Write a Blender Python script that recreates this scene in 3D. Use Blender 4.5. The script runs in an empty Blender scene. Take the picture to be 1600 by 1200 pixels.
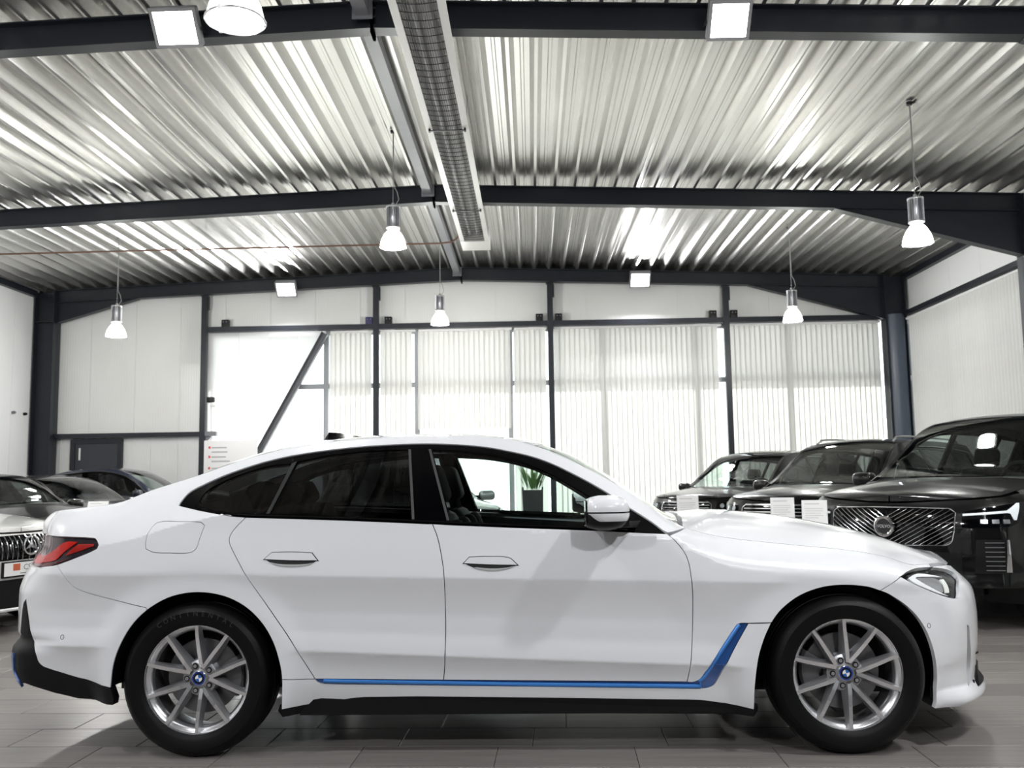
import bpy, bmesh, math, random
import numpy as np
from mathutils import Vector, Matrix
from mathutils.geometry import delaunay_2d_cdt

rnd = random.Random(7)
sc = bpy.context.scene
COL = sc.collection

# ---------------------------------------------------------------- camera
FPX = 1440.0
def unit(v):
    v = np.array(v, float); return v / np.linalg.norm(v)
_d = unit([(832 - 800) / FPX, -(750 - 600) / FPX, -1])
_u = np.array([-.0175, 1, 0.]); _u = unit(_u - _d * (_u @ _d))
_R = np.array([unit(np.cross(_d, _u)), _d, _u])
cam = bpy.data.cameras.new('camera'); cam_o = bpy.data.objects.new('camera', cam); COL.objects.link(cam_o)
cam.sensor_width = 36; cam.lens = FPX / 1600 * 36; cam.clip_end = 300
cam.dof.use_dof = True; cam.dof.focus_distance = 4.4; cam.dof.aperture_fstop = 5.0
cam_o.matrix_world = Matrix.Translation((0, 0, 1.2)) @ Matrix(_R.tolist()).to_4x4()
sc.camera = cam_o

# ---------------------------------------------------------------- world, sun, exposure
sc.view_settings.view_transform = 'Standard'; sc.view_settings.look = 'None'
sc.view_settings.exposure = 0.0; sc.view_settings.gamma = 1; sc.view_settings.use_curve_mapping = False
w = bpy.data.worlds.new('sky'); sc.world = w; w.use_nodes = True
bg = w.node_tree.nodes['Background']; bg.inputs[0].default_value = (.93, .96, 1, 1); bg.inputs[1].default_value = 4.0
sun = bpy.data.lights.new('sun', 'SUN'); sun_o = bpy.data.objects.new('sun', sun); COL.objects.link(sun_o)
sun.energy = 25.0; sun.angle = .009; sun.color = (1, .97, .92)
SUN_DIR = Vector((.22, -1, -1.12))            # travels from the window wall into the hall
sun_o.rotation_euler = SUN_DIR.to_track_quat('-Z', 'Y').to_euler()
sun_o.location = (-4, 40, 30)
FLOOD_W, PENDANT_W = 145.0, 185.0              # lamp powers, used by the lamp builders below

# ---------------------------------------------------------------- materials
MATS = {}
def mat(name, col, rough=.5, metal=0., coat=0., spec=.5, emit=None, es=0., trans=0., noise=None, bump=None, wave=None, ior=1.5, coat_r=.03):
    """noise: (scale, amount) mottles the colour; bump: (scale, strength) fine relief; wave: (axis, pitch, strength) ribbed relief"""
    if name in MATS: return MATS[name]
    m = bpy.data.materials.new(name); m.use_nodes = True; nt = m.node_tree; p = nt.nodes['Principled BSDF']
    p.inputs['Base Color'].default_value = (*col, 1); p.inputs['Roughness'].default_value = rough; p.inputs['Metallic'].default_value = metal
    p.inputs['Coat Weight'].default_value = coat; p.inputs['Coat Roughness'].default_value = coat_r; p.inputs['Specular IOR Level'].default_value = spec
    p.inputs['IOR'].default_value = ior; p.inputs['Transmission Weight'].default_value = trans
    if emit: p.inputs['Emission Color'].default_value = (*emit, 1); p.inputs['Emission Strength'].default_value = es
    tc = nt.nodes.new('ShaderNodeTexCoord')
    if noise:
        n = nt.nodes.new('ShaderNodeTexNoise'); n.inputs['Scale'].default_value = noise[0]; n.inputs['Detail'].default_value = 5
        nt.links.new(tc.outputs['Object'], n.inputs['Vector'])
        mr = nt.nodes.new('ShaderNodeMapRange'); mr.inputs['To Min'].default_value = 1 - noise[1]; mr.inputs['To Max'].default_value = 1 + noise[1]
        mx = nt.nodes.new('ShaderNodeVectorMath'); mx.operation = 'SCALE'; mx.inputs[0].default_value = col
        nt.links.new(n.outputs['Fac'], mr.inputs['Value']); nt.links.new(mr.outputs['Result'], mx.inputs['Scale']); nt.links.new(mx.outputs['Vector'], p.inputs['Base Color'])
    b = None
    if bump:
        n = nt.nodes.new('ShaderNodeTexNoise'); n.inputs['Scale'].default_value = bump[0]; nt.links.new(tc.outputs['Object'], n.inputs['Vector'])
        b = nt.nodes.new('ShaderNodeBump'); b.inputs['Strength'].default_value = bump[1]; b.inputs['Distance'].default_value = .002
        nt.links.new(n.outputs['Fac'], b.inputs['Height'])
    if wave:
        wv = nt.nodes.new('ShaderNodeTexWave'); wv.bands_direction = wave[0]; wv.inputs['Scale'].default_value = .314 / wave[1]
        nt.links.new(tc.outputs['Object'], wv.inputs['Vector'])
        b = nt.nodes.new('ShaderNodeBump'); b.inputs['Strength'].default_value = wave[2]; b.inputs['Distance'].default_value = .004
        nt.links.new(wv.outputs['Fac'], b.inputs['Height'])
    if b: nt.links.new(b.outputs['Normal'], p.inputs['Normal'])
    MATS[name] = m; return m

def glass(name, tint=(1, 1, 1), ior=1.45, rough=0., graze=1.):
    if name in MATS: return MATS[name]
    m = bpy.data.materials.new(name); m.use_nodes = True; nt = m.node_tree; nt.nodes.clear()
    o = nt.nodes.new('ShaderNodeOutputMaterial'); mix = nt.nodes.new('ShaderNodeMixShader'); L = nt.links.new
    lw = nt.nodes.new('ShaderNodeLayerWeight'); lw.inputs[0].default_value = .5; f0 = ((ior - 1) / (ior + 1))**2 * 1.6
    pw = nt.nodes.new('ShaderNodeMath'); pw.operation = 'POWER'; pw.inputs[1].default_value = 5; ma = nt.nodes.new('ShaderNodeMath'); ma.operation = 'MULTIPLY_ADD'; ma.inputs[1].default_value = (1 - f0) * graze; ma.inputs[2].default_value = f0
    t = nt.nodes.new('ShaderNodeBsdfTransparent'); t.inputs[0].default_value = (*tint, 1)
    g = nt.nodes.new('ShaderNodeBsdfGlossy'); g.inputs['Roughness'].default_value = rough; g.inputs['Color'].default_value = (1, 1, 1, 1)
    L(lw.outputs['Facing'], pw.inputs[0]); L(pw.outputs[0], ma.inputs[0]); L(ma.outputs[0], mix.inputs[0]); L(t.outputs[0], mix.inputs[1]); L(g.outputs[0], mix.inputs[2]); L(mix.outputs[0], o.inputs[0])
    MATS[name] = m; return m

def fabric(name, col, through):
    if name in MATS: return MATS[name]
    m = bpy.data.materials.new(name); m.use_nodes = True; nt = m.node_tree; nt.nodes.clear()
    o = nt.nodes.new('ShaderNodeOutputMaterial'); mix = nt.nodes.new('ShaderNodeMixShader'); mix.inputs[0].default_value = through
    d = nt.nodes.new('ShaderNodeBsdfDiffuse'); t = nt.nodes.new('ShaderNodeBsdfTranslucent')
    n = nt.nodes.new('ShaderNodeTexNoise'); n.inputs['Scale'].default_value = 90; r = nt.nodes.new('ShaderNodeValToRGB')
    r.color_ramp.elements[0].color = (*[c * .94 for c in col], 1); r.color_ramp.elements[1].color = (*col, 1)
    nt.links.new(n.outputs['Fac'], r.inputs[0])
    for k in (d, t): nt.links.new(r.outputs[0], k.inputs[0])
    nt.links.new(d.outputs[0], mix.inputs[1]); nt.links.new(t.outputs[0], mix.inputs[2]); nt.links.new(mix.outputs[0], o.inputs[0])
    MATS[name] = m; return m

STEEL = mat('anthracite_steel', (.013, .0155, .022), .42, spec=.4, noise=(6, .08))
STEEL_L = mat('grey_steel_tube', (.20, .20, .22), .45, noise=(5, .08))
GALV = mat('galvanised_sheet', (.63, .62, .60), .27, metal=.9, noise=(.9, .10))
PANEL = mat('white_sandwich_panel', (.80, .80, .785), .45, wave=('X', .05, .25))
PANEL_Y = mat('white_wall_panel', (.90, .90, .90), .45, wave=('Y', .05, .10))
RIBBED = mat('ribbed_white_panel', (.78, .78, .77), .45, wave=('X', .03, .8))
WHITE = mat('white_enamel', (.82, .82, .81), .35)
BLACK = mat('black_plastic', (.003, .003, .0035), .45, spec=.3)
DARKIN = mat('black_interior', (.004, .004, .0045), .8, spec=.2, bump=(300, .2))
ALU = mat('brushed_aluminium', (.62, .62, .64), .3, metal=.9)
CHROME = mat('chrome', (.80, .80, .82), .12, metal=1.)
RUBBER = mat('tyre_rubber', (.0025, .0025, .003), .5, spec=.2, bump=(120, .15))
GLASS_W = glass('window_glass', (.93, .96, .95))

# ---------------------------------------------------------------- mesh helpers
class MB:
    """collects shapes, then build() links them as one mesh object"""
    def __init__(s): s.v = []; s.f = []; s.m = []; s.sm = []
    def add(s, vs, fs, m=0, smooth=False):
        o = len(s.v); s.v += [tuple(map(float, p)) for p in vs]; s.f += [tuple(o + i for i in f) for f in fs]; s.m += [m] * len(fs); s.sm += [smooth] * len(fs); return s
    def box(s, lo, hi, m=0, M=None):
        (a, b, c), (d, e, f) = lo, hi
        vs = [(a, b, c), (d, b, c), (d, e, c), (a, e, c), (a, b, f), (d, b, f), (d, e, f), (a, e, f)]
        if M: vs = [tuple(M @ Vector(p)) for p in vs]
        return s.add(vs, [(0, 3, 2, 1), (4, 5, 6, 7), (0, 1, 5, 4), (1, 2, 6, 5), (2, 3, 7, 6), (3, 0, 4, 7)], m)
    def rbox(s, lo, hi, r, m=0, M=None, n=3):
        """box with its vertical-section edges rounded in all three directions (superquadric-like corner cut)"""
        bm = bmesh.new(); bmesh.ops.create_cube(bm, size=1)
        c = [(a + b) / 2 for a, b in zip(lo, hi)]; d = [b - a for a, b in zip(lo, hi)]
        for v in bm.verts: v.co = Vector((c[0] + v.co.x * d[0], c[1] + v.co.y * d[1], c[2] + v.co.z * d[2]))
        bmesh.ops.bevel(bm, geom=list(bm.edges), offset=r, segments=n, profile=.5, affect='EDGES')
        bm.verts.index_update(); vs = [tuple(M @ v.co) if M else tuple(v.co) for v in bm.verts]; fs = [tuple(v.index for v in f.verts) for f in bm.faces]; bm.free()
        return s.add(vs, fs, m, True)
    def cyl(s, p0, p1, r0, r1=None, n=16, m=0, cap=True, smooth=True):
        r1 = r0 if r1 is None else r1; p0, p1 = Vector(p0), Vector(p1); d = (p1 - p0).normalized()
        a = d.orthogonal().normalized(); b = d.cross(a)
        vs = []
        for p, r in ((p0, r0), (p1, r1)):
            vs += [p + (a * math.cos(2*math.pi*i/n) + b * math.sin(2*math.pi*i/n)) * r for i in range(n)]
        s.add(vs, [(i, (i+1) % n, n + (i+1) % n, n + i) for i in range(n)], m, smooth)
        if cap: s.add(vs, [tuple(range(n))[::-1], tuple(range(n, 2*n))], m)
        return s
    def tube(s, pts, r, n=8, m=0):
        pts = [Vector(p) for p in pts]; rings = []; a = None
        for i, p in enumerate(pts):
            d = (pts[min(i+1, len(pts)-1)] - pts[max(i-1, 0)]).normalized()
            a = d.orthogonal().normalized() if a is None else (a - d * a.dot(d)).normalized(); b = d.cross(a)
            rings += [p + (a * math.cos(2*math.pi*k/n) + b * math.sin(2*math.pi*k/n)) * r for k in range(n)]
        fs = [(i*n+k, i*n+(k+1) % n, (i+1)*n+(k+1) % n, (i+1)*n+k) for i in range(len(pts)-1) for k in range(n)]
        return s.add(rings, fs + [tuple(range(n))[::-1], tuple(range((len(pts)-1)*n, len(pts)*n))], m, True)
    def lathe(s, prof, n=32, m=0, axis='z', c=(0, 0, 0), smooth=True, a0=0, a1=2*math.pi):
        """prof: (radius, height along the axis)"""
        full = abs(a1 - a0 - 2*math.pi) < 1e-6; k = n if full else n + 1; vs = []
        for r, h in prof:
            for i in range(k):
                t = a0 + (a1 - a0) * i / n; x, y = r*math.cos(t), r*math.sin(t)
                q = (x, y, h) if axis == 'z' else ((x, h, y) if axis == 'y' else (h, x, y)); vs.append((q[0]+c[0], q[1]+c[1], q[2]+c[2]))
        fs = [(j*k+i, j*k+(i+1) % k, (j+1)*k+(i+1) % k, (j+1)*k+i) for j in range(len(prof)-1) for i in range(n if full else n)]
        return s.add(vs, fs, m, smooth)
    def prism(s, poly, a, b, axis='y', m=0, smooth=False):
        """poly in the plane across the axis (x,z for y; x,y for z; y,z for x), extruded from a to b"""
        def q(p, t): return (p[0], t, p[1]) if axis == 'y' else ((p[0], p[1], t) if axis == 'z' else (t, p[0], p[1]))
        n = len(poly); vs = [q(p, a) for p in poly] + [q(p, b) for p in poly]
        s.add(vs, [tuple(range(n)), tuple(range(n, 2*n))[::-1]], m)
        return s.add(vs, [(i, n+i, n+(i+1) % n, (i+1) % n) for i in range(n)], m, smooth)
    def mesh(s, name, mats):
        me = bpy.data.meshes.new(name); me.from_pydata(s.v, [], s.f)
        for k in (mats if isinstance(mats, (list, tuple)) else [mats]): me.materials.append(k)
        me.polygons.foreach_set('material_index', s.m); me.polygons.foreach_set('use_smooth', s.sm); me.update(); return me
    def build(s, name, mats, parent=None):
        me = s.mesh(name, mats)
        bm = bmesh.new(); bm.from_mesh(me); bmesh.ops.remove_doubles(bm, verts=bm.verts, dist=1e-5)
        bmesh.ops.recalc_face_normals(bm, faces=bm.faces)
        for e in bm.edges:
            if len(e.link_faces) == 2 and e.calc_face_angle(0) > .6: e.smooth = False
        bm.to_mesh(me); bm.free()
        return link(name, me, parent)

def link(name, me, parent=None, loc=None, rotz=0):
    o = bpy.data.objects.new(name, me); COL.objects.link(o)
    if parent is not None: o.parent = parent
    if loc is not None: o.location = loc
    if rotz: o.rotation_euler = (0, 0, rotz)
    return o
def tag(o, label=None, cat=None, group=None, kind=None):
    for k, v in (('label', label), ('category', cat), ('group', group), ('kind', kind)):
        if v: o[k] = v
    return o
def thing(name, label, cat, loc=(0, 0, 0), rotz=0, group=None):
    return tag(link(name, None, None, loc, rotz), label, cat, group)
def dup(o, parent=None):
    c = o.copy(); COL.objects.link(c); c.parent = parent
    for ch in list(o.children): dup(ch, c)
    return c
def text_faces(mb, body, size, origin, ex, ey, m=0, depth=.0006):
    """flat lettering: the glyph outlines of the built-in font, laid on the plane (origin, ex, ey)"""
    cu = bpy.data.curves.new('t', 'FONT'); cu.body = body; cu.size = size; cu.align_x = 'CENTER'; cu.align_y = 'CENTER'; cu.resolution_u = 2
    o = bpy.data.objects.new('t', cu); COL.objects.link(o); bpy.context.view_layer.update()
    me = o.to_mesh(); ex, ey, og = Vector(ex), Vector(ey), Vector(origin); nz = ex.cross(ey).normalized()
    mb.add([og + ex * v.co.x + ey * v.co.y + nz * depth for v in me.vertices], [tuple(p.vertices) for p in me.polygons], m)
    o.to_mesh_clear(); bpy.data.objects.remove(o); bpy.data.curves.remove(cu)
import math
# ---------------------------------------------------------------- car body surfaces (car space: x forward, y left, z up)
def smooth(a, b, x):
    t = np.clip((np.asarray(x, float) - a) / (b - a), 0, 1); return t * t * (3 - 2 * t)

def pchip(xs, ys, x):
    xs = np.asarray(xs, float); ys = np.asarray(ys, float); x = np.asarray(x, float)
    h = np.diff(xs); dl = np.diff(ys) / h; m = np.zeros(len(xs))
    for i in range(1, len(xs) - 1):
        if dl[i-1] * dl[i] > 0:
            w1 = 2*h[i] + h[i-1]; w2 = h[i] + 2*h[i-1]; m[i] = (w1+w2) / (w1/dl[i-1] + w2/dl[i])
    m[0] = dl[0]; m[-1] = dl[-1]
    xx = np.clip(x, xs[0], xs[-1]); k = np.clip(np.searchsorted(xs, xx, 'right') - 1, 0, len(xs) - 2)
    t = (xx - xs[k]) / h[k]
    return ((2*t**3-3*t**2+1)*ys[k] + (t**3-2*t**2+t)*h[k]*m[k] + (-2*t**3+3*t**2)*ys[k+1] + (t**3-t**2)*h[k]*m[k+1])

def catmull(P, n):
    P = np.asarray(P, float); Q = np.vstack([2*P[0]-P[1], P, 2*P[-1]-P[-2]]); out = []
    for i in range(1, len(Q) - 2):
        p0, p1, p2, p3 = Q[i-1], Q[i], Q[i+1], Q[i+2]
        d0 = max(np.linalg.norm(p1-p0), 1e-6)**.5; d1 = max(np.linalg.norm(p2-p1), 1e-6)**.5; d2 = max(np.linalg.norm(p3-p2), 1e-6)**.5
        t0 = 0; t1 = d0; t2 = t1 + d1; t3 = t2 + d2
        for t in np.linspace(t1, t2, n, endpoint=False):
            A1 = (t1-t)/(t1-t0)*p0 + (t-t0)/(t1-t0)*p1; A2 = (t2-t)/(t2-t1)*p1 + (t-t1)/(t2-t1)*p2; A3 = (t3-t)/(t3-t2)*p2 + (t-t2)/(t3-t2)*p3
            B1 = (t2-t)/(t2-t0)*A1 + (t-t0)/(t2-t0)*A2; B2 = (t3-t)/(t3-t1)*A2 + (t-t1)/(t3-t1)*A3
            out.append((t2-t)/(t2-t1)*B1 + (t-t1)/(t2-t1)*B2)
    out.append(P[-1]); return np.array(out)

class CarSurf:
    """plan: (x, halfwidth) rear centre -> front centre; side: (z, inset); rear / front: (z, inset) of the two ends;
    top: (x, ztop, half width of the top edge, zb, roundness); centre: (x, z) of the centre line; wheels: hub x, z, arch radius"""
    def __init__(self, plan, side, rear, front, top, centre, wheels, bow, flare=.012, crown=2.4, creases=(), shear=None):
        self.shear = shear
        self.creases = creases
        c = catmull(plan, 40); d = np.r_[0, np.cumsum(np.linalg.norm(np.diff(c, axis=0), axis=1))]
        n = 700; s = np.linspace(0, d[-1], n)
        self.px = np.interp(s, d, c[:, 0]); self.pw = np.maximum(np.interp(s, d, c[:, 1]), 0)
        i0 = np.interp(0, self.px, s); self.s = s - i0; self.s0 = self.s[0]; self.s1 = self.s[-1]
        tx = np.gradient(self.px, s); tw = np.gradient(self.pw, s); l = np.hypot(tx, tw)
        k = np.ones(9) / 9
        nx = np.convolve(np.pad(-tw / l, 4, 'edge'), k, 'valid'); nw = np.convolve(np.pad(tx / l, 4, 'edge'), k, 'valid')
        nx[0] = -1; nx[-1] = 1; nw[0] = nw[-1] = 0
        l = np.hypot(nx, nw); self.nx = nx / l; self.nw = nw / l
        self.side, self.rear, self.front = [np.array(v, float).T for v in (side, rear, front)]
        T = np.array(top, float).T; self.topx = T[0]; self.T = T[1:].copy()
        self.T[1] = np.where(T[2] >= 0, np.interp(T[0], self.px, self.pw) - T[2], -T[2])     # inset of the top edge; a negative entry gives it directly
        self.centre = np.array(centre, float).T; self.wheels = wheels; self.bow = np.array(bow, float).T; self.flare = flare; self.crown = crown
    def base(self, s):
        return [np.interp(s, self.s, a) for a in (self.px, self.pw, self.nx, self.nw)]
    def s_of(self, x):
        return np.interp(x, self.px, self.s)
    def topdat(self, s):
        x, w, nx, nw = self.base(s)
        zt, wt, zb, kr = [pchip(self.topx, self.T[i], x) for i in range(4)]
        return zt, wt, zb, kr
    def inset(self, s, z):
        x, w, nx, nw = self.base(s)
        zt, Lt, zb, kr = self.topdat(s)
        L = pchip(self.side[0], self.side[1], z if self.shear is None else z + self.tilt(z) * (np.clip(s, -1.5, 1.5) - .25))
        for hx, hz, r in self.wheels:
            q = np.hypot(x - hx, z - hz); g = 1 - smooth(r + .02, r + .17, q)
            L = L * (1 - g) + self.flare * g
        we = smooth(.2, .72, np.abs(nx))
        E = np.where(nx < 0, pchip(self.rear[0], self.rear[1], z), pchip(self.front[0], self.front[1], z))
        I = L * (1 - we) + E * we
        t = np.clip((z - zb) / np.maximum(zt - zb, 1e-4), 0, 1)
        g1 = .86 * t + .14 * t**4; g2 = (1 - np.sqrt(1 - (t * .94)**2)) / (1 - math.sqrt(1 - .94**2))
        g = g1 * (1 - kr) + g2 * kr
        return I * (1 - g) + Lt * g + 0 * z
    def tilt(self, z):
        (z0, k0), (z1, k1) = self.shear; return k0 + (k1 - k0) * smooth(z0, z1, z)
    def wall(self, s, z):
        s = np.asarray(s, float); z = np.asarray(z, float)
        x, w, nx, nw = self.base(s); i = self.inset(s, z)
        y = np.maximum(w - nw * i, 0)
        return np.stack([x - nx * i, -y, z + 0 * x], -1)
    def edge(self, s):
        zt = self.topdat(s)[0]; return self.wall(s, zt)
    def loft(self, s, v):
        """v 0 at the top edge of the wall, 1 at the centre line"""
        E = self.edge(s); xe, ye, ze = E[..., 0], E[..., 1], E[..., 2]
        b = pchip(self.bow[0], self.bow[1], xe); q = 1 - np.asarray(v, float)
        x = xe + b * (1 - q**2)
        zc = pchip(self.centre[0], self.centre[1], xe + b)
        return np.stack([x, ye * q, ze + (zc - ze) * (1 - q**self.crown)], -1)
    def normal(self, fn, a, b):
        e = 2e-3
        da = fn(a + e, b) - fn(a - e, b); db = fn(a, b + e) - fn(a, b - e)
        n = np.cross(da, db); l = np.linalg.norm(n, axis=-1, keepdims=True); return n / np.maximum(l, 1e-9)
MAIN = CarSurf(
    plan=[(-2.50, 0), (-2.497, .2), (-2.475, .4), (-2.418, .6), (-2.31, .76), (-2.14, .86), (-1.9, .905), (-1.45, .922), (-.8, .925), (0, .924), (.8, .922), (1.3, .915), (1.55, .895), (1.78, .845), (1.97, .745), (2.11, .60), (2.222, .40), (2.277, .2), (2.29, 0)],
    side=[(.12, .12), (.18, .09), (.25, .07), (.33, .056), (.39, .038), (.405, .0302), (.412, .0288), (.42, .0294), (.45, .033), (.51, .041), (.58, .041), (.64, .034), (.70, .0215), (.745, .0098), (.757, .0068), (.762, .0062), (.767, .0066), (.80, .0115), (.88, .024), (.96, .037), (1.06, .05), (1.2, .07), (1.5, .1)],
    rear=[(.15, .12), (.25, .04), (.30, .008), (.37, -.016), (.44, -.02), (.50, .016), (.53, .0), (.6, 0), (.7, 0), (.78, .02), (.835, .045), (.94, .09), (1.03, .092), (1.06, .10), (1.1, .14), (1.3, .3)],
    front=[(.1, .06), (.145, .012), (.19, -.016), (.22, -.004), (.25, .018), (.3, .018), (.4, .005), (.52, 0), (.62, .008), (.70, .04), (.74, .07), (.80, .13), (1.0, .4)],
    #     x      ztop   half   zb     round
    top=[(-2.50, 1.068, -.13, 1.03, .5), (-2.42, 1.072, -.13, 1.03, .5), (-2.32, 1.084, .62, 1.01, .6), (-2.14, 1.100, .685, .96, .75), (-1.95, 1.116, .70, .93, .7), (-1.75, 1.180, .685, .96, .45), (-1.55, 1.24, .665, 1.02, .2), (-1.27, 1.333, .635, 1.07, .06), (-.95, 1.395, .60, 1.06, .06), (-.6, 1.418, .585, 1.03, .06), (-.27, 1.42, .58, 1.01, .06), (-.05, 1.400, .585, .99, .06), (.12, 1.352, .60, .98, .06), (.37, 1.232, .64, .97, .06), (.56, 1.115, .68, .955, .1), (.71, 1.005, .72, .93, .4), (.80, .962, .735, .87, .8), (.95, .925, .74, .80, 1), (1.25, .888, .74, .76, 1), (1.56, .855, .73, .72, 1), (1.75, .820, .70, .70, 1), (1.90, .782, .655, .68, .9), (2.05, .782, .545, .68, .8), (2.18, .770, -.12, .67, .7), (2.26, .752, -.11, .65, .6), (2.29, .744, -.11, .64, .5)],
    centre=[(-2.5, 1.072), (-2.36, 1.084), (-2.2, 1.092), (-2.0, 1.12), (-1.7, 1.225), (-1.43, 1.345), (-1.12, 1.418), (-.85, 1.441), (-.58, 1.455), (-.31, 1.452), (-.07, 1.428), (.10, 1.396), (.24, 1.350), (.42, 1.255), (.65, 1.10), (.78, 1.02), (.86, 1.015), (1.0, 1.028), (1.26, 1.008), (1.55, .962), (1.83, .893), (2.08, .808), (2.2, .785), (2.27, .754), (2.3, .744)],
    wheels=[(-1.435, .336, .37), (1.435, .336, .37)],
    bow=[(-2.5, 0), (-1.5, 0), (-.2, .02), (.13, .05), (.71, .06), (.9, .06), (1.6, .03), (2.0, 0), (2.3, 0)],
    creases=(.402, .4065, .412, .418, .423, .752, .757, .762, .767, .773), shear=((.46, .043), (.68, .026)))
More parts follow.
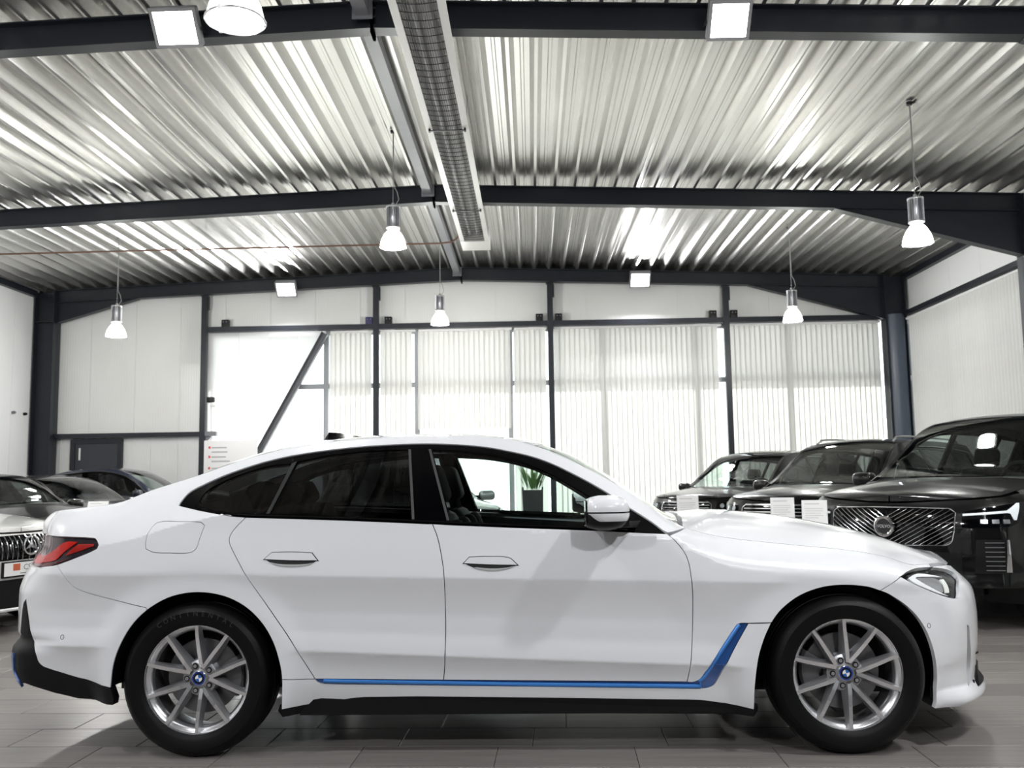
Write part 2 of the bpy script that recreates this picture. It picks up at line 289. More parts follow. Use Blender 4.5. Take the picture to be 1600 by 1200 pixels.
# panel outlines of the white car on its body side: (length along the body side, height) in metres
Q = {
 'dlo_top': [(-1.565, 1.1071), (-1.5623, 1.1236), (-1.5398, 1.1649), (-1.489, 1.1976), (-1.4062, 1.2377), (-1.2967, 1.2778), (-1.1867, 1.3107), (-1.0669, 1.336), (-0.8852, 1.3604), (-0.7322, 1.3736), (-0.5776, 1.3806), (-0.4227, 1.382), (-0.2673, 1.3738), (-0.1436, 1.36), (-0.036, 1.3388), (0.0783, 1.31), (0.1764, 1.2724), (0.2657, 1.2271), (0.3391, 1.187), (0.437, 1.1265), (0.5095, 1.0735), (0.6116, 1.0044), (0.675, 0.9521)],
 'dlo_bot': [(0.5314, 0.9605), (0.3538, 0.9714), (0.2113, 0.9789), (0.0398, 0.9868), (-0.2472, 1.0021), (-0.5361, 1.0188), (-0.8269, 1.0341), (-1.1192, 1.0467), (-1.2665, 1.0545), (-1.3576, 1.0684), (-1.4844, 1.0892)],
 'quarter_glass': [(-1.474, 1.1134), (-1.4598, 1.1684), (-1.3749, 1.2236), (-1.2675, 1.2643), (-1.1644, 1.2902), (-1.0689, 1.2963), (-1.1319, 1.0669), (-1.2673, 1.0688), (-1.3885, 1.0884)],
 'rear_glass': [(-1.047, 1.3052), (-0.8804, 1.3382), (-0.6899, 1.3539), (-0.5203, 1.3558), (-0.4725, 1.036), (-0.8273, 1.0484), (-1.1172, 1.0653)],
 'front_glass': [(-0.4014, 1.3539), (-0.2501, 1.3435), (-0.1424, 1.3278), (-0.0355, 1.3046), (0.0779, 1.2677), (0.1897, 1.2132), (0.263, 1.1705), (0.3493, 1.1166), (0.4416, 1.0524), (0.5117, 0.9742), (0.2833, 0.9887), (0.0398, 1.0033), (-0.2971, 1.0251)],
 'door_strip_r': [(-1.0689, 1.2963), (-1.047, 1.3052), (-1.1172, 1.0653), (-1.1319, 1.0669)],
 'b_panel': [(-0.5126, 1.3557), (-0.4154, 1.3557), (-0.3058, 1.0266), (-0.4635, 1.0331)],
 'sail': [(0.5058, 1.0679), (0.6061, 0.9991), (0.6574, 0.9592), (0.5194, 0.9674)],
 'rear_gap': [(-1.2251, 1.051), (-1.2639, 1.0116), (-1.2894, 0.9765), (-1.2945, 0.9483), (-1.2836, 0.92), (-1.2292, 0.8285), (-1.1796, 0.7498), (-1.1019, 0.6417), (-0.9981, 0.4931), (-0.9071, 0.3317)],
 'b_gap': [(-0.3756, 1.0109), (-0.3512, 0.95), (-0.3323, 0.8661), (-0.3209, 0.7831), (-0.3191, 0.6543), (-0.3187, 0.528), (-0.3247, 0.3885), (-0.3325, 0.3234)],
 'f_gap': [(0.675, 0.9521), (0.7039, 0.9249), (0.7355, 0.8857), (0.7532, 0.8524), (0.7634, 0.8111), (0.7685, 0.7564), (0.774, 0.6856), (0.7737, 0.6006), (0.7669, 0.4831), (0.7529, 0.3673), (0.7414, 0.3083)],
 'flap': [(-1.6391, 1.0339), (-1.5353, 1.0361), (-1.4336, 1.0324), (-1.4133, 1.0178), (-1.4297, 0.964), (-1.4445, 0.9148), (-1.4754, 0.8976), (-1.5636, 0.8979), (-1.6378, 0.9015), (-1.675, 0.9174), (-1.6787, 0.9528), (-1.6675, 1.0019)],
 'handle_r': [(-1.1267, 0.8655), (-1.0957, 0.8927), (-1.0089, 0.8941), (-0.9147, 0.8887), (-0.8888, 0.8577), (-1.0071, 0.8592)],
 'cup_r': [(-1.1266, 0.8648), (-1.0071, 0.8592), (-0.8888, 0.8569), (-0.9268, 0.8387), (-1.0056, 0.8307), (-1.0782, 0.8406)],
 'handle_f': [(-0.2322, 0.8371), (-0.2074, 0.862), (-0.1183, 0.8634), (-0.0329, 0.8568), (0.0037, 0.8273), (-0.1127, 0.8301)],
 'cup_f': [(-0.2322, 0.8363), (-0.1127, 0.8301), (0.0037, 0.8265), (-0.0405, 0.8106), (-0.1043, 0.8025), (-0.1753, 0.8123)],
 'rb_line': [(-2.1047, 0.8465), (-2.0613, 0.7988), (-2.0265, 0.7549), (-1.9883, 0.7337), (-1.9111, 0.7114), (-1.8022, 0.6856), (-1.6631, 0.6577)],
 'r_arch': [(-1.8177, 0.3106), (-1.8073, 0.4106), (-1.7742, 0.5027), (-1.7145, 0.5949), (-1.6367, 0.6618), (-1.5412, 0.7074), (-1.4275, 0.7233), (-1.3136, 0.7068), (-1.2173, 0.6624), (-1.1384, 0.5905), (-1.0857, 0.5066), (-1.0546, 0.4151), (-1.0427, 0.3407), (-1.045, 0.211)],
 'rb_black': [(-2.3133, 0.6815), (-2.2997, 0.6388), (-2.2632, 0.5143), (-2.2247, 0.4419), (-2.2144, 0.4064), (-2.1862, 0.3837), (-2.0131, 0.3379), (-1.8192, 0.3089)],
 'rb_bottom': [(-1.8051, 0.2333), (-2.0328, 0.2386), (-2.1619, 0.2627), (-2.3075, 0.3034)],
 'rb_inner': [(-2.3336, 0.6615), (-2.3421, 0.6374), (-2.3398, 0.5414), (-2.3557, 0.5156)],
 'tail': [(-2.0796, 0.9728), (-1.9378, 0.9657), (-1.9184, 0.953), (-1.9053, 0.9362), (-1.9118, 0.9193), (-2.005, 0.8813), (-2.1052, 0.8486), (-2.1864, 0.8312), (-2.2667, 0.8298)],
 'tail_red': [(-2.2604, 0.8864), (-2.1818, 0.9069), (-2.0809, 0.9524), (-2.0194, 0.9522), (-2.0528, 0.9268), (-2.0926, 0.9008), (-2.1389, 0.8683), (-2.2452, 0.8558)],
 'tail_red2': [(-2.0093, 0.9423), (-1.9358, 0.9433), (-1.9326, 0.9336), (-1.9933, 0.9125), (-2.0744, 0.8882), (-2.0503, 0.9125)],
 'tail_dim': [(-2.2933, 0.8478), (-2.1347, 0.8571), (-2.0315, 0.8813), (-2.0992, 0.858), (-2.1791, 0.8386), (-2.2761, 0.8372)],
 'head': [(1.708, 0.7495), (1.7669, 0.7651), (1.873, 0.7704), (1.9681, 0.7705), (2.0461, 0.7665), (2.2026, 0.7476), (2.2589, 0.7308), (2.2465, 0.7141), (2.1368, 0.6856), (2.0791, 0.643), (2.0503, 0.636), (1.992, 0.6424), (1.924, 0.661), (1.8261, 0.695), (1.7562, 0.7233)],
 'head_chrome': [(1.7651, 0.7476), (1.8187, 0.7568), (1.8964, 0.7588), (2.0019, 0.7451), (2.0814, 0.7316), (2.0347, 0.7364), (1.8484, 0.7483), (1.8195, 0.7439), (1.8515, 0.7205), (1.9039, 0.6934), (1.9612, 0.6671), (2.0076, 0.6499), (1.927, 0.6695), (1.8383, 0.7011), (1.7832, 0.7268)],
 'head_lens': [(1.8351, 0.746), (1.9784, 0.7376), (2.0279, 0.7251), (2.0, 0.7036), (1.9848, 0.6741), (1.9681, 0.6684), (1.9051, 0.695), (1.8532, 0.722)],
 'head_bar': [(2.0194, 0.724), (2.0613, 0.7228), (2.0189, 0.6646), (1.9853, 0.6654)],
 'f_arch': [(1.022, 0.1955), (1.0265, 0.2885), (1.0455, 0.4089), (1.075, 0.4972), (1.1105, 0.5655), (1.1585, 0.6238), (1.2393, 0.6803), (1.3394, 0.714), (1.4391, 0.7218), (1.5403, 0.7118), (1.6002, 0.693), (1.6428, 0.6751), (1.7342, 0.6136), (1.7995, 0.5423), (1.8427, 0.4553), (1.864, 0.3696), (1.8707, 0.2916), (1.8414, 0.1753)],
 'fb_bottom': [(1.8419, 0.1738), (2.0003, 0.1656), (2.083, 0.178)],
 'blue': [(-0.9071, 0.3317), (-0.5983, 0.3272), (-0.3339, 0.3226), (0.0282, 0.316), (0.3948, 0.3101), (0.6473, 0.3064), (0.7593, 0.3062), (0.7872, 0.3132), (0.8039, 0.326), (0.8175, 0.3463), (0.8865, 0.4456), (0.955, 0.5405), (0.9666, 0.5542), (0.9832, 0.5605), (1.0122, 0.5611), (0.9412, 0.4403), (0.8688, 0.3088), (0.8569, 0.2912), (0.8373, 0.28), (0.8178, 0.2773), (0.6471, 0.2808), (0.0277, 0.2931), (-0.599, 0.3037), (-0.8793, 0.3097), (-0.8978, 0.317)],
 'sill': [(-1.041, 0.3407), (-0.9072, 0.3302), (-0.8978, 0.317), (-0.8793, 0.3091), (-0.599, 0.3037), (0.0277, 0.2925), (0.6471, 0.2803), (0.8178, 0.2767), (0.8373, 0.2794), (0.8569, 0.2906), (0.8688, 0.3083), (0.9412, 0.4403), (1.0121, 0.5595), (1.1085, 0.5639), (1.075, 0.4972), (1.0455, 0.4089), (1.0265, 0.2885), (1.0213, 0.1949), (0.8529, 0.2194), (0.7974, 0.2266), (0.6466, 0.2302), (0.0267, 0.2421), (-0.6878, 0.2479), (-0.8702, 0.2236), (-1.0437, 0.2116)],
 'skirt_top': [(-1.0438, 0.2095), (-0.8703, 0.2221), (-0.6878, 0.2462), (0.0266, 0.2404), (0.6466, 0.2285), (0.7974, 0.2249), (0.8529, 0.2173), (1.0213, 0.1926)],
 'skirt_bot': [(1.0219, 0.1651), (0.025, 0.1734), (-1.0444, 0.1938)],
 'vent': [(2.1129, 0.51), (2.1352, 0.4972), (2.1448, 0.4382), (2.176, 0.3171), (2.1538, 0.2461), (2.114, 0.2389), (2.1229, 0.251), (2.1078, 0.4144)],
 'sensor_f': [(1.8379, 0.5314)],
 'sensor_r': [(-2.0815, 0.5227)],
 'a_base': [(0.6873, 0.9988), (0.7701, 0.9897)],
}
# ================================================================ the hall
XL, XR, YB, YF = -9.8, 7.35, 18.06, -6.0       # inner faces of left, right, window and rear wall
RX, RS = -1.33, .037                            # ridge, roof slope
def roof_z(x): return 5.39 - RS * abs(x - RX)
FRAMES = [-2.5, 2.6, 7.7, 12.75, 17.86]

# floor: grout bed, single tiles, the rest of the field joined
floor = tag(MB().box((XL - .3, YF - .3, -.12), (XR + .3, YB + .1, -.004)).build('floor', mat('grout', (.05, .045, .042), .8, noise=(20, .2))), kind='structure')
def tile_material():
    m = bpy.data.materials.new('plank_tile'); m.use_nodes = True; nt = m.node_tree; p = nt.nodes['Principled BSDF']
    tc = nt.nodes.new('ShaderNodeTexCoord'); mp = nt.nodes.new('ShaderNodeMapping'); mp.inputs['Scale'].default_value = (1.2, 26, 1)
    oi = nt.nodes.new('ShaderNodeObjectInfo'); ad = nt.nodes.new('ShaderNodeVectorMath'); ad.operation = 'ADD'
    n = nt.nodes.new('ShaderNodeTexNoise'); n.inputs['Scale'].default_value = 1.6; n.inputs['Detail'].default_value = 6
    r = nt.nodes.new('ShaderNodeValToRGB'); r.color_ramp.elements[0].position = .3; r.color_ramp.elements[1].position = .72
    r.color_ramp.elements[0].color = (.165, .150, .141, 1); r.color_ramp.elements[1].color = (.26, .240, .226, 1)
    hs = nt.nodes.new('ShaderNodeHueSaturation'); mr = nt.nodes.new('ShaderNodeMapRange'); mr.inputs['To Min'].default_value = .88; mr.inputs['To Max'].default_value = 1.12
    b = nt.nodes.new('ShaderNodeBump'); b.inputs['Strength'].default_value = .06; b.inputs['Distance'].default_value = .002
    L = nt.links.new
    L(tc.outputs['Object'], ad.inputs[0]); L(oi.outputs['Location'], ad.inputs[1]); L(ad.outputs[0], mp.inputs[0]); L(mp.outputs[0], n.inputs['Vector'])
    L(n.outputs['Fac'], r.inputs[0]); L(r.outputs[0], hs.inputs['Color']); L(oi.outputs['Random'], mr.inputs['Value']); L(mr.outputs[0], hs.inputs['Value'])
    L(hs.outputs[0], p.inputs['Base Color']); L(n.outputs['Fac'], b.inputs['Height']); L(b.outputs[0], p.inputs['Normal'])
    p.inputs['Roughness'].default_value = .30
    return m
TILE = tile_material()
TW, TD, TH = .613, .3085, -.028
tb = MB(); hx, hy, e = TW/2 - .0018, TD/2 - .0018, .0025
tb.add([(-hx, -hy, -.005), (hx, -hy, -.005), (hx, hy, -.005), (-hx, hy, -.005), (-hx, -hy, -.0015), (hx, -hy, -.0015), (hx, hy, -.0015), (-hx, hy, -.0015), (-hx+e, -hy+e, 0), (hx-e, -hy+e, 0), (hx-e, hy-e, 0), (-hx+e, hy-e, 0)],
       [(0, 1, 5, 4), (1, 2, 6, 5), (2, 3, 7, 6), (3, 0, 4, 7), (4, 5, 9, 8), (5, 6, 10, 9), (6, 7, 11, 10), (7, 4, 8, 11), (8, 9, 10, 11)])
tile_me = tb.mesh('tile', TILE)
eu, ev = np.array([math.cos(TH), math.sin(TH)]), np.array([-math.sin(TH), math.cos(TH)])
near_tiles, far_tiles = [], []
for k in range(-32, 46):
    off = -.910 + .155 * k
    for j in range(-18, 15):
        u = off + TW * (j + .5); v = 4.0165 + TD * (k + .5); x, y = eu * u + ev * v
        if not (XL - .1 < x < XR + .1 and YF < y < YB): continue
        c = _R.T @ (np.array([x, y, 0]) - np.array([0, 0, 1.2])); vis = False
        if c[2] < -.5:
            a, b = 800 + FPX * c[0] / -c[2], 600 - FPX * c[1] / -c[2]; vis = -110 < a < 1710 and b < 1225
        (near_tiles if vis and y < 9.5 else far_tiles).append((y, x))
near_tiles.sort(); far_tiles += near_tiles[300:]; near_tiles = near_tiles[:300]
for y, x in near_tiles:
    link('tile', tile_me, floor, (x, y, 0), TH)
fm = MB()
for y, x in far_tiles:
    cs, sn = math.cos(TH), math.sin(TH)
    fm.add([(x + cs*p[0] - sn*p[1], y + sn*p[0] + cs*p[1], p[2]) for p in tb.v], tb.f)
tag(link('tile_field', fm.mesh('tile_field', TILE), floor), kind='stuff')

# ceiling: trapezoidal metal sheets of three ribs each, running along the hall
ceil = tag(link('ceiling', None), kind='structure')
PITCH = .28
def rib_profile(x0):
    P = [(x0, 0), (x0 + .036, 0), (x0 + .082, .105), (x0 + .136, .105), (x0 + .146, .094), (x0 + .170, .094), (x0 + .180, .105), (x0 + .234, .105)]
    return P
def sheet(xa, n):
    pts = []
    for i in range(n): pts += rib_profile(xa + i * PITCH)
    pts.append((xa + n * PITCH, 0)); pts.append((xa + n * PITCH + .036, -.002))
    mb = MB(); t = .006; vs = []
    for y in (YF - .2, YB + .2):
        vs += [(x, y, roof_z(x) + z) for x, z in pts]
    for y in (YF - .2, YB + .2):
        vs += [(x, y, roof_z(x) + z + t) for x, z in pts]
    N = len(pts); fs = [(i, i+1, N+i+1, N+i) for i in range(N-1)] + [(2*N+i, 3*N+i, 3*N+i+1, 2*N+i+1) for i in range(N-1)]
    mb.add(vs, fs)
    return mb.build('roof_sheet', GALV, ceil)
x = RX + .02
while x < XR + .3: sheet(x, 3); x += 3 * PITCH
x = RX + .02
while x > XL - .3: x -= 3 * PITCH; sheet(x, 3)
MB().prism([(XL - .5, roof_z(XL - .5) + .125), (RX, roof_z(RX) + .13), (XR + .5, roof_z(XR + .5) + .125), (XR + .5, roof_z(XR) + .3), (RX, 5.8), (XL - .5, roof_z(XL) + .3)], YF - .5, YB + 2.05).build('roof_deck', mat('roof_deck', (.3, .3, .3), .8), ceil)

# portal frames: tapered haunches, I-section rafters and columns
def ibeam_x(mb, x0, z0, x1, z1, y, h, bw=.15, tf=.014, tw=.010, h1=None):
    """I-section in the x-z plane whose top runs (x0,z0)-(x1,z1)"""
    h1 = h if h1 is None else h1
    for a, b in ((0, 1), (None, None)):
        za = (z0, z1) if a == 0 else (z0 - h + tf, z1 - h1 + tf)
        mb.prism([(x0, za[0]), (x1, za[1]), (x1, za[1] - tf), (x0, za[0] - tf)], y - bw/2, y + bw/2)
    mb.prism([(x0, z0 - tf), (x1, z1 - tf), (x1, z1 - h1 + tf), (x0, z0 - h + tf)], y - tw/2, y + tw/2)
def frame(y, root):
    L, Rr = MB(), MB(); zl, zr = roof_z(-9.37), roof_z(6.88)
    ibeam_x(L, -9.37, zl, RX, 5.39, y, .255); ibeam_x(Rr, RX, 5.39, 6.88, zr, y, .255)
    L.build('rafter', STEEL, root); Rr.build('rafter', STEEL, root)
    for s, xa, xb in ((-1, -7.75, -9.37), (1, 4.3, 6.88)):
        h = MB(); za, zb = roof_z(xa) - .25, roof_z(xb) - .25; d = .40 if s < 0 else .62
        h.prism([(xa, za), (xb, zb), (xb, zb - d)], y - .005, y + .005)
        h.prism([(xa, za), (xb, zb - d), (xb, zb - d - .014), (xa, za - .014)], y - .075, y + .075)
        h.box((xb - .006, y - .075, zb - d), (xb + .006, y + .075, zb + .25)); h.build('haunch', STEEL, root)
        c = MB(); x0, x1 = (xb - .40, xb) if s < 0 else (xb, xb + .40)
        c.box((x0, y - .14, 0), (x0 + .016, y + .14, roof_z(x0) - .02)).box((x1 - .016, y - .14, 0), (x1, y + .14, roof_z(x1) - .02))
        c.box((x0, y - .006, 0), (x1, y + .006, roof_z(x0) - .03)); c.box((x0, y - .13, zb - d), (x1, y + .13, zb - d + .014)); c.build('column', STEEL, root)
    if y > 17: MB().lathe([(.2, 0), (.2, 4.28), (.185, 4.285), (.185, 0)], 32, c=(7.08, y - .0, 0)).build('column_casing', mat('blue_grey_casing', (.075, .092, .125), .35), root)
    for q in (-1, 1):
        p = MB(); p.box((RX - .012, y - .085, 5.09), (RX + .012, y + .085, 5.38))
        for z in (5.17, 5.25, 5.33): p.cyl((RX - .03, y + q * .05, z), (RX + .03, y + q * .05, z), .012, n=6)
        p.build('ridge_plate', STEEL, root)
lab = {7.7: 'dark grey steel roof frame nearest the camera, carrying two large square floodlights', 12.75: 'dark grey steel roof frame in mid hall, passing above the white strip heater', 17.86: 'dark grey steel roof frame standing against the window wall at the far end'}
for i, y in enumerate(FRAMES):
    if y in lab: root = thing('roof_frame', lab[y], 'steel frame', (0, 0, 0), 0, 'steel roof frames')
    else: root = tag(link(f'trim_{i+1}', None), kind='structure')
    frame(y, root)
# black plate added for the darkness of the rib openings above the last rafter
MB().prism([(XL, roof_z(XL) + .0), (RX, 5.39), (XR, roof_z(XR)), (XR, roof_z(XR) + .1), (RX, 5.495), (XL, roof_z(XL) + .1)], 17.95, 17.99).build('trim_6', BLACK)['kind'] = 'structure'
# ridge tubes between the frames
for i, (a, b, l) in enumerate([(2.68, 7.62, None), (7.78, 12.67, 'grey square ridge tube above the grille of the strip heater, between near and middle frame'), (12.83, 17.78, 'grey square ridge tube reaching from the middle frame to the window wall')]):
    m = MB(); m.box((-1.47, a, 5.24), (-1.35, b, 5.36)); m.box((-1.50, a, 5.21), (-1.32, a + .012, 5.39)); m.box((-1.50, b - .012, 5.21), (-1.32, b, 5.39))
    o = m.build('ridge_tube', STEEL_L)
    if l: tag(o, l, 'steel tube', 'ridge tubes')
    else: tag(o, kind='structure'); o.name = 'trim_7'

# ---- window wall
wall_b = tag(link('wall_back', None), kind='structure')
def panel(x0, x1, z0, z1, y=YB, m=PANEL, t=.06, name='wall_panel'):
    mb = MB(); g = .004
    mb.box((x0 + g, y, z0), (x1 - g, y + t, z1)); mb.box((x0 + g - .002, y + .012, z0), (x1 - g + .006, y + t - .01, z1))
    return mb.build(name, m, wall_b)
jx = [-1.57 + .9 * k for k in range(-10, 11)]
for a, b in zip(jx[:-1], jx[1:]):
    a2, b2 = max(a, XL - .05), min(b, XR + .05)
    if b2 <= a2: continue
    if b2 <= -6.4: panel(a2, b2, 2.2, 5.5)
    else:
        if a2 < -6.4: panel(a2, -6.4, 2.2, 5.5); a2 = -6.4
        panel(a2, b2, 4.22, 5.5)
panel(-9.34, -9.09, 0, 2.2, m=RIBBED); 
for a in np.arange(-8.06, -6.5, .54): panel(a, min(a + .54, -6.45), 0, 2.2, m=RIBBED)
# white panel left of the diagonal brace, cut along it
for a in np.arange(-6.4, -4.0, .6):
    b = min(a + .6, -4.06)
    zl = max(0, .15 + (a + 6.35) * (4.155 - .15) / (6.35 - 4.063)); zr = .15 + (b + 6.35) * (4.155 - .15) / (6.35 - 4.063)
    if b > a: MB().prism([(a + .003, max(zl, 0)), (b - .003, max(zr, 0)), (b - .003, 4.22), (a + .003, 4.22)], YB, YB + .02).build('wall_panel', fabric('glare_panel', (.90, .90, .90), .5), wall_b)  # made translucent so sun from behind imitates the glare on this panel
dm = MB(); ax = Vector((-4.063, 0, 4.155)); bx_ = Vector((-6.27, 0, .15)); d_ = (bx_ - ax).normalized(); n_ = Vector((-d_.z, 0, d_.x))
def obl(mb, off0, off1, y0, y1): mb.prism([(p.x, p.z) for p in (ax + n_*off0, bx_ + n_*off0, bx_ + n_*off1, ax + n_*off1)], y0, y1)
obl(dm, -.065, .065, 17.99, 18.0); obl(dm, -.065, -.055, 17.94, 18.05); obl(dm, .055, .065, 17.94, 18.05); obl(dm, -.035, -.03, 17.96, 17.99)
tag(dm.build('diagonal_brace', mat('brace_steel', (.12, .125, .14), .45)), 'grey steel diagonal brace leaning across the unshaded window pane', 'brace')
# rails and posts
rail = thing('window_rail', 'dark steel rail running along the top of the window wall', 'steel rail')
PX = [-6.435, -3.03, .405, 3.845]
ends = [-6.376] + [v for p in PX[1:] for v in (p - .058, p + .058)] + [6.9]
for a, b in zip(ends[::2], ends[1::2]): MB().box((a, 17.86, 4.205), (b, 17.975, 4.305)).build('rail_segment', STEEL, rail)
tag(MB().box((-9.36, 17.9, 2.15), (-6.49, 18.02, 2.24)).build('lintel_rail', STEEL), 'dark steel rail above the dark door in the far left corner', 'steel rail')
plab = ['dark steel post beside the white panel wall, right of the dark door', 'dark steel post in the window wall, nearest the diagonal brace', 'dark steel post in the middle of the window blinds', 'dark steel post in the window wall, second bay from the round corner column']
for i, p in enumerate(PX):
    t = thing('window_post', plab[i], 'steel post', (p, 17.9, 0), 0, 'posts of the window wall'); zt = roof_z(p) - .27
    MB().box((-.055, -.05, 0), (.055, .05, zt)).build('shaft', STEEL, t); MB().box((-.075, -.06, zt - .012), (.075, .06, zt)).build('head_plate', STEEL, t)
    MB().box((.055, -.03, zt - .28), (.085, .03, zt - .02)).build('cleat', STEEL, t)
MB().box((XL - .1, YB + .065, -.05), (-6.42, YB + .16, 5.6)).box((-6.42, YB + .065, 4.225), (XR + .1, YB + .16, 5.6)).build('backing', PANEL, wall_b)
# windows: frames with mullions, transom and panes
MULL = [-4.06, -2.25, -.40, 1.43, 3.25, 5.05, 6.86]
FRAMEM = mat('window_frame_grey', (.28, .29, .31), .4)
def pane_obj(win, x0, x1, z0, z1, y): MB().box((x0, y - .006, z0), (x1, y + .006, z1)).build('pane', GLASS_W, win)
n = 0
wins = [(-6.36, -4.06)] + list(zip(MULL[:-1], MULL[1:]))
for a, b in wins:
    n += 1; win = tag(link(f'window_{n}', None), kind='structure'); y = 18.24 if a < -5 else 18.14
    y = 18.14; fr = MB()
    for z0, z1 in ((.02, .10), (3.06, 3.16), (4.13, 4.22)): fr.box((-4.66 if a < -6 and z0 == 3.06 else a, y - .04, z0), (b, y + .04, z1))
    fr.box((a, y - .05, .02), (a + .05, y + .05, 4.22)); fr.box((b - .05, y - .05, .02), (b, y + .05, 4.22)); fr.build('window_frame', FRAMEM, win)
    pane_obj(win, a + .05, b - .05, .1, 3.06, y); pane_obj(win, a + .05, b - .05, 3.16, 4.13, y)
# blinds: one thing per run between the posts, a head rail and single slats
BLIND = fabric('blind_fabric', (.86, .855, .84), .42)
TRACK = mat('white_track', (.85, .85, .85), .3)
def slat_mesh(h, c=.004, wv=.064):
    m = MB(); pts = [(-wv, 0), (-wv*.5, c*.75), (0, c), (wv*.5, c*.75), (wv, 0)]; t = .0012
    vs = [(x, y, z) for z in (0, -h) for x, y in pts] + [(x, y + t, z) for z in (0, -h) for x, y in pts]; N = 5
    fs = [(i, i+1, N+i+1, N+i) for i in range(4)] + [(2*N+i, 3*N+i, 3*N+i+1, 2*N+i+1) for i in range(4)]
    m.add(vs, fs, 0, True); m.box((-wv*.9, -.004, -h - .02), (wv*.9, .006, -h)); return m.mesh('slat', BLIND)
SL_LONG, SL_SHORT, SL_R = slat_mesh(4.02), slat_mesh(1.93), slat_mesh(4.02, .012, .0462)
def blind(x0, x1, me, label, motor=None, y=18.035, rz=.11):
    t = thing('vertical_blind', label, 'blind', (x0, y, 0), 0, 'vertical blinds of the window wall')
    MB().box((0, -.03, 4.165), (x1 - x0, .03, 4.2)).build('head_rail', TRACK, t)
    if motor is not None: MB().rbox((motor - .16, -.03, 4.2), (motor + .16, .03, 4.245), .008).build('drive_box', WHITE, t)
    k = int((x1 - x0) / .1)
    for i in range(k): link('slat', me, t, (.05 + i * .1, 0, 4.165), rz + rnd.uniform(-.03, .03))
    return t
blind(-3.96, -3.1, SL_LONG, 'narrow run of white vertical blinds between the diagonal brace and the next post', .75)
blind(-2.96, -2.27, SL_LONG, 'narrow run of white vertical blinds just right of the second window post', .12)
blind(-2.21, -.36, SL_SHORT, 'shortened white vertical blind ending above the glass door', 1.7)
blind(-.31, .33, SL_LONG, 'narrow run of white vertical blinds left of the middle window post', .45)
blind(.48, 3.77, SL_LONG, 'wide run of white vertical blinds right of the middle window post', 2.9)
blind(3.92, 6.87, SL_LONG, 'wide run of white vertical blinds ending at the blue grey corner column', 2.7)
# door in the corner
dr = tag(link('door_1', None), kind='structure')
DOOR = mat('anthracite_door', (.022, .026, .036), .4)
MB().box((-9.09, 17.98, 0), (-9.0, 18.05, 2.13)).box((-8.15, 17.98, 0), (-8.06, 18.05, 2.13)).box((-9.0, 17.98, 2.04), (-8.15, 18.05, 2.13)).build('door_frame', STEEL, dr)
MB().rbox((-9.0, 17.995, .01), (-8.15, 18.05, 2.04), .004).build('door_leaf', DOOR, dr)
MB().rbox((-8.92, 17.985, 1.72), (-8.885, 17.997, 1.96), .004).build('door_plate', WHITE, dr)
MB().tube([(-8.94, 17.99, 1.05), (-8.94, 17.93, 1.05), (-8.82, 17.93, 1.05)], .011).build('door_handle', ALU, dr)
# small things on the posts and rails
for x, l in ((-6.03, 'small black box on the window rail, furthest left'), (-3.17, 'small dark blue box on the window rail, left of the second post'), (-2.79, 'small black box on the window rail, right of the second post'), (.19, 'small black box on the window rail, left of the middle post'), (.57, 'small black box on the window rail, right of the middle post'), (3.59, 'small black box on the window rail, left of the fourth post'), (4.0, 'small black box on the window rail, right of the fourth post')):
    t = thing('junction_box', l, 'junction box', (x, 17.93, 4.305), 0, 'boxes on the window rail')
    MB().rbox((-.07, -.05, 0), (.07, .05, .145), .008).build('housing', mat('navy_plastic', (.02, .02, .09), .4) if 'blue' in l else BLACK, t)
    for q in (-.03, .03): MB().cyl((q, -.052, .10), (q, -.049, .10), .012, n=10).build('gland', STEEL_L, t)
t = thing('spot_fitting', 'small black spotlight clamped to the post by the white panel wall', 'spotlight', (-6.285, 17.84, 2.82))
MB().rbox((-.05, -.05, -.02), (.09, .05, .09), .012).build('housing', BLACK, t); MB().rbox((.02, -.055, -.11), (.13, .045, -.02), .01).build('lamp_head', WHITE, t); MB().cyl((-.02, 0, .02), (-.048, 0, .02), .02).build('clamp', BLACK, t)
t = thing('rail_stub', 'short steel bracket sticking out of the post below the spotlight', 'bracket', (-6.377, 17.9, 2.15)); MB().box((0, -.05, 0), (.22, .05, .09)).build('plate', STEEL_L, t); MB().prism([(0, -.14), (.12, 0), (0, 0)], -.006, .006).build('gusset', STEEL_L, t)

# ---- left wall
wall_l = tag(link('wall_left', None), kind='structure')
for y in np.arange(YF, YB, 1.1): 
    MB().box((XL - .06, y + .003, 0), (XL, min(y + 1.097, YB), 5.2)).build('wall_panel', PANEL_Y, wall_l)
MB().box((XL - .06, YF, -.05), (XL - .012, YB, 5.2)).build('backing', PANEL_Y, wall_l)
tag(MB().box((XL, YF, 4.94), (XL + .1, 17.7, 5.06)).build('trim_8', STEEL), kind='structure')
for y, l in ((17.55, 'small black knob on the white side wall near the dark corner column'), (17.15, 'faint grey knob on the white side wall')):
    tag(MB().cyl((XL, y, 2.62), (XL + .05, y, 2.62), .028).cyl((XL + .05, y, 2.62), (XL + .065, y, 2.62), .02).build('wall_knob', BLACK if 'black' in l else STEEL_L), l, 'knob')
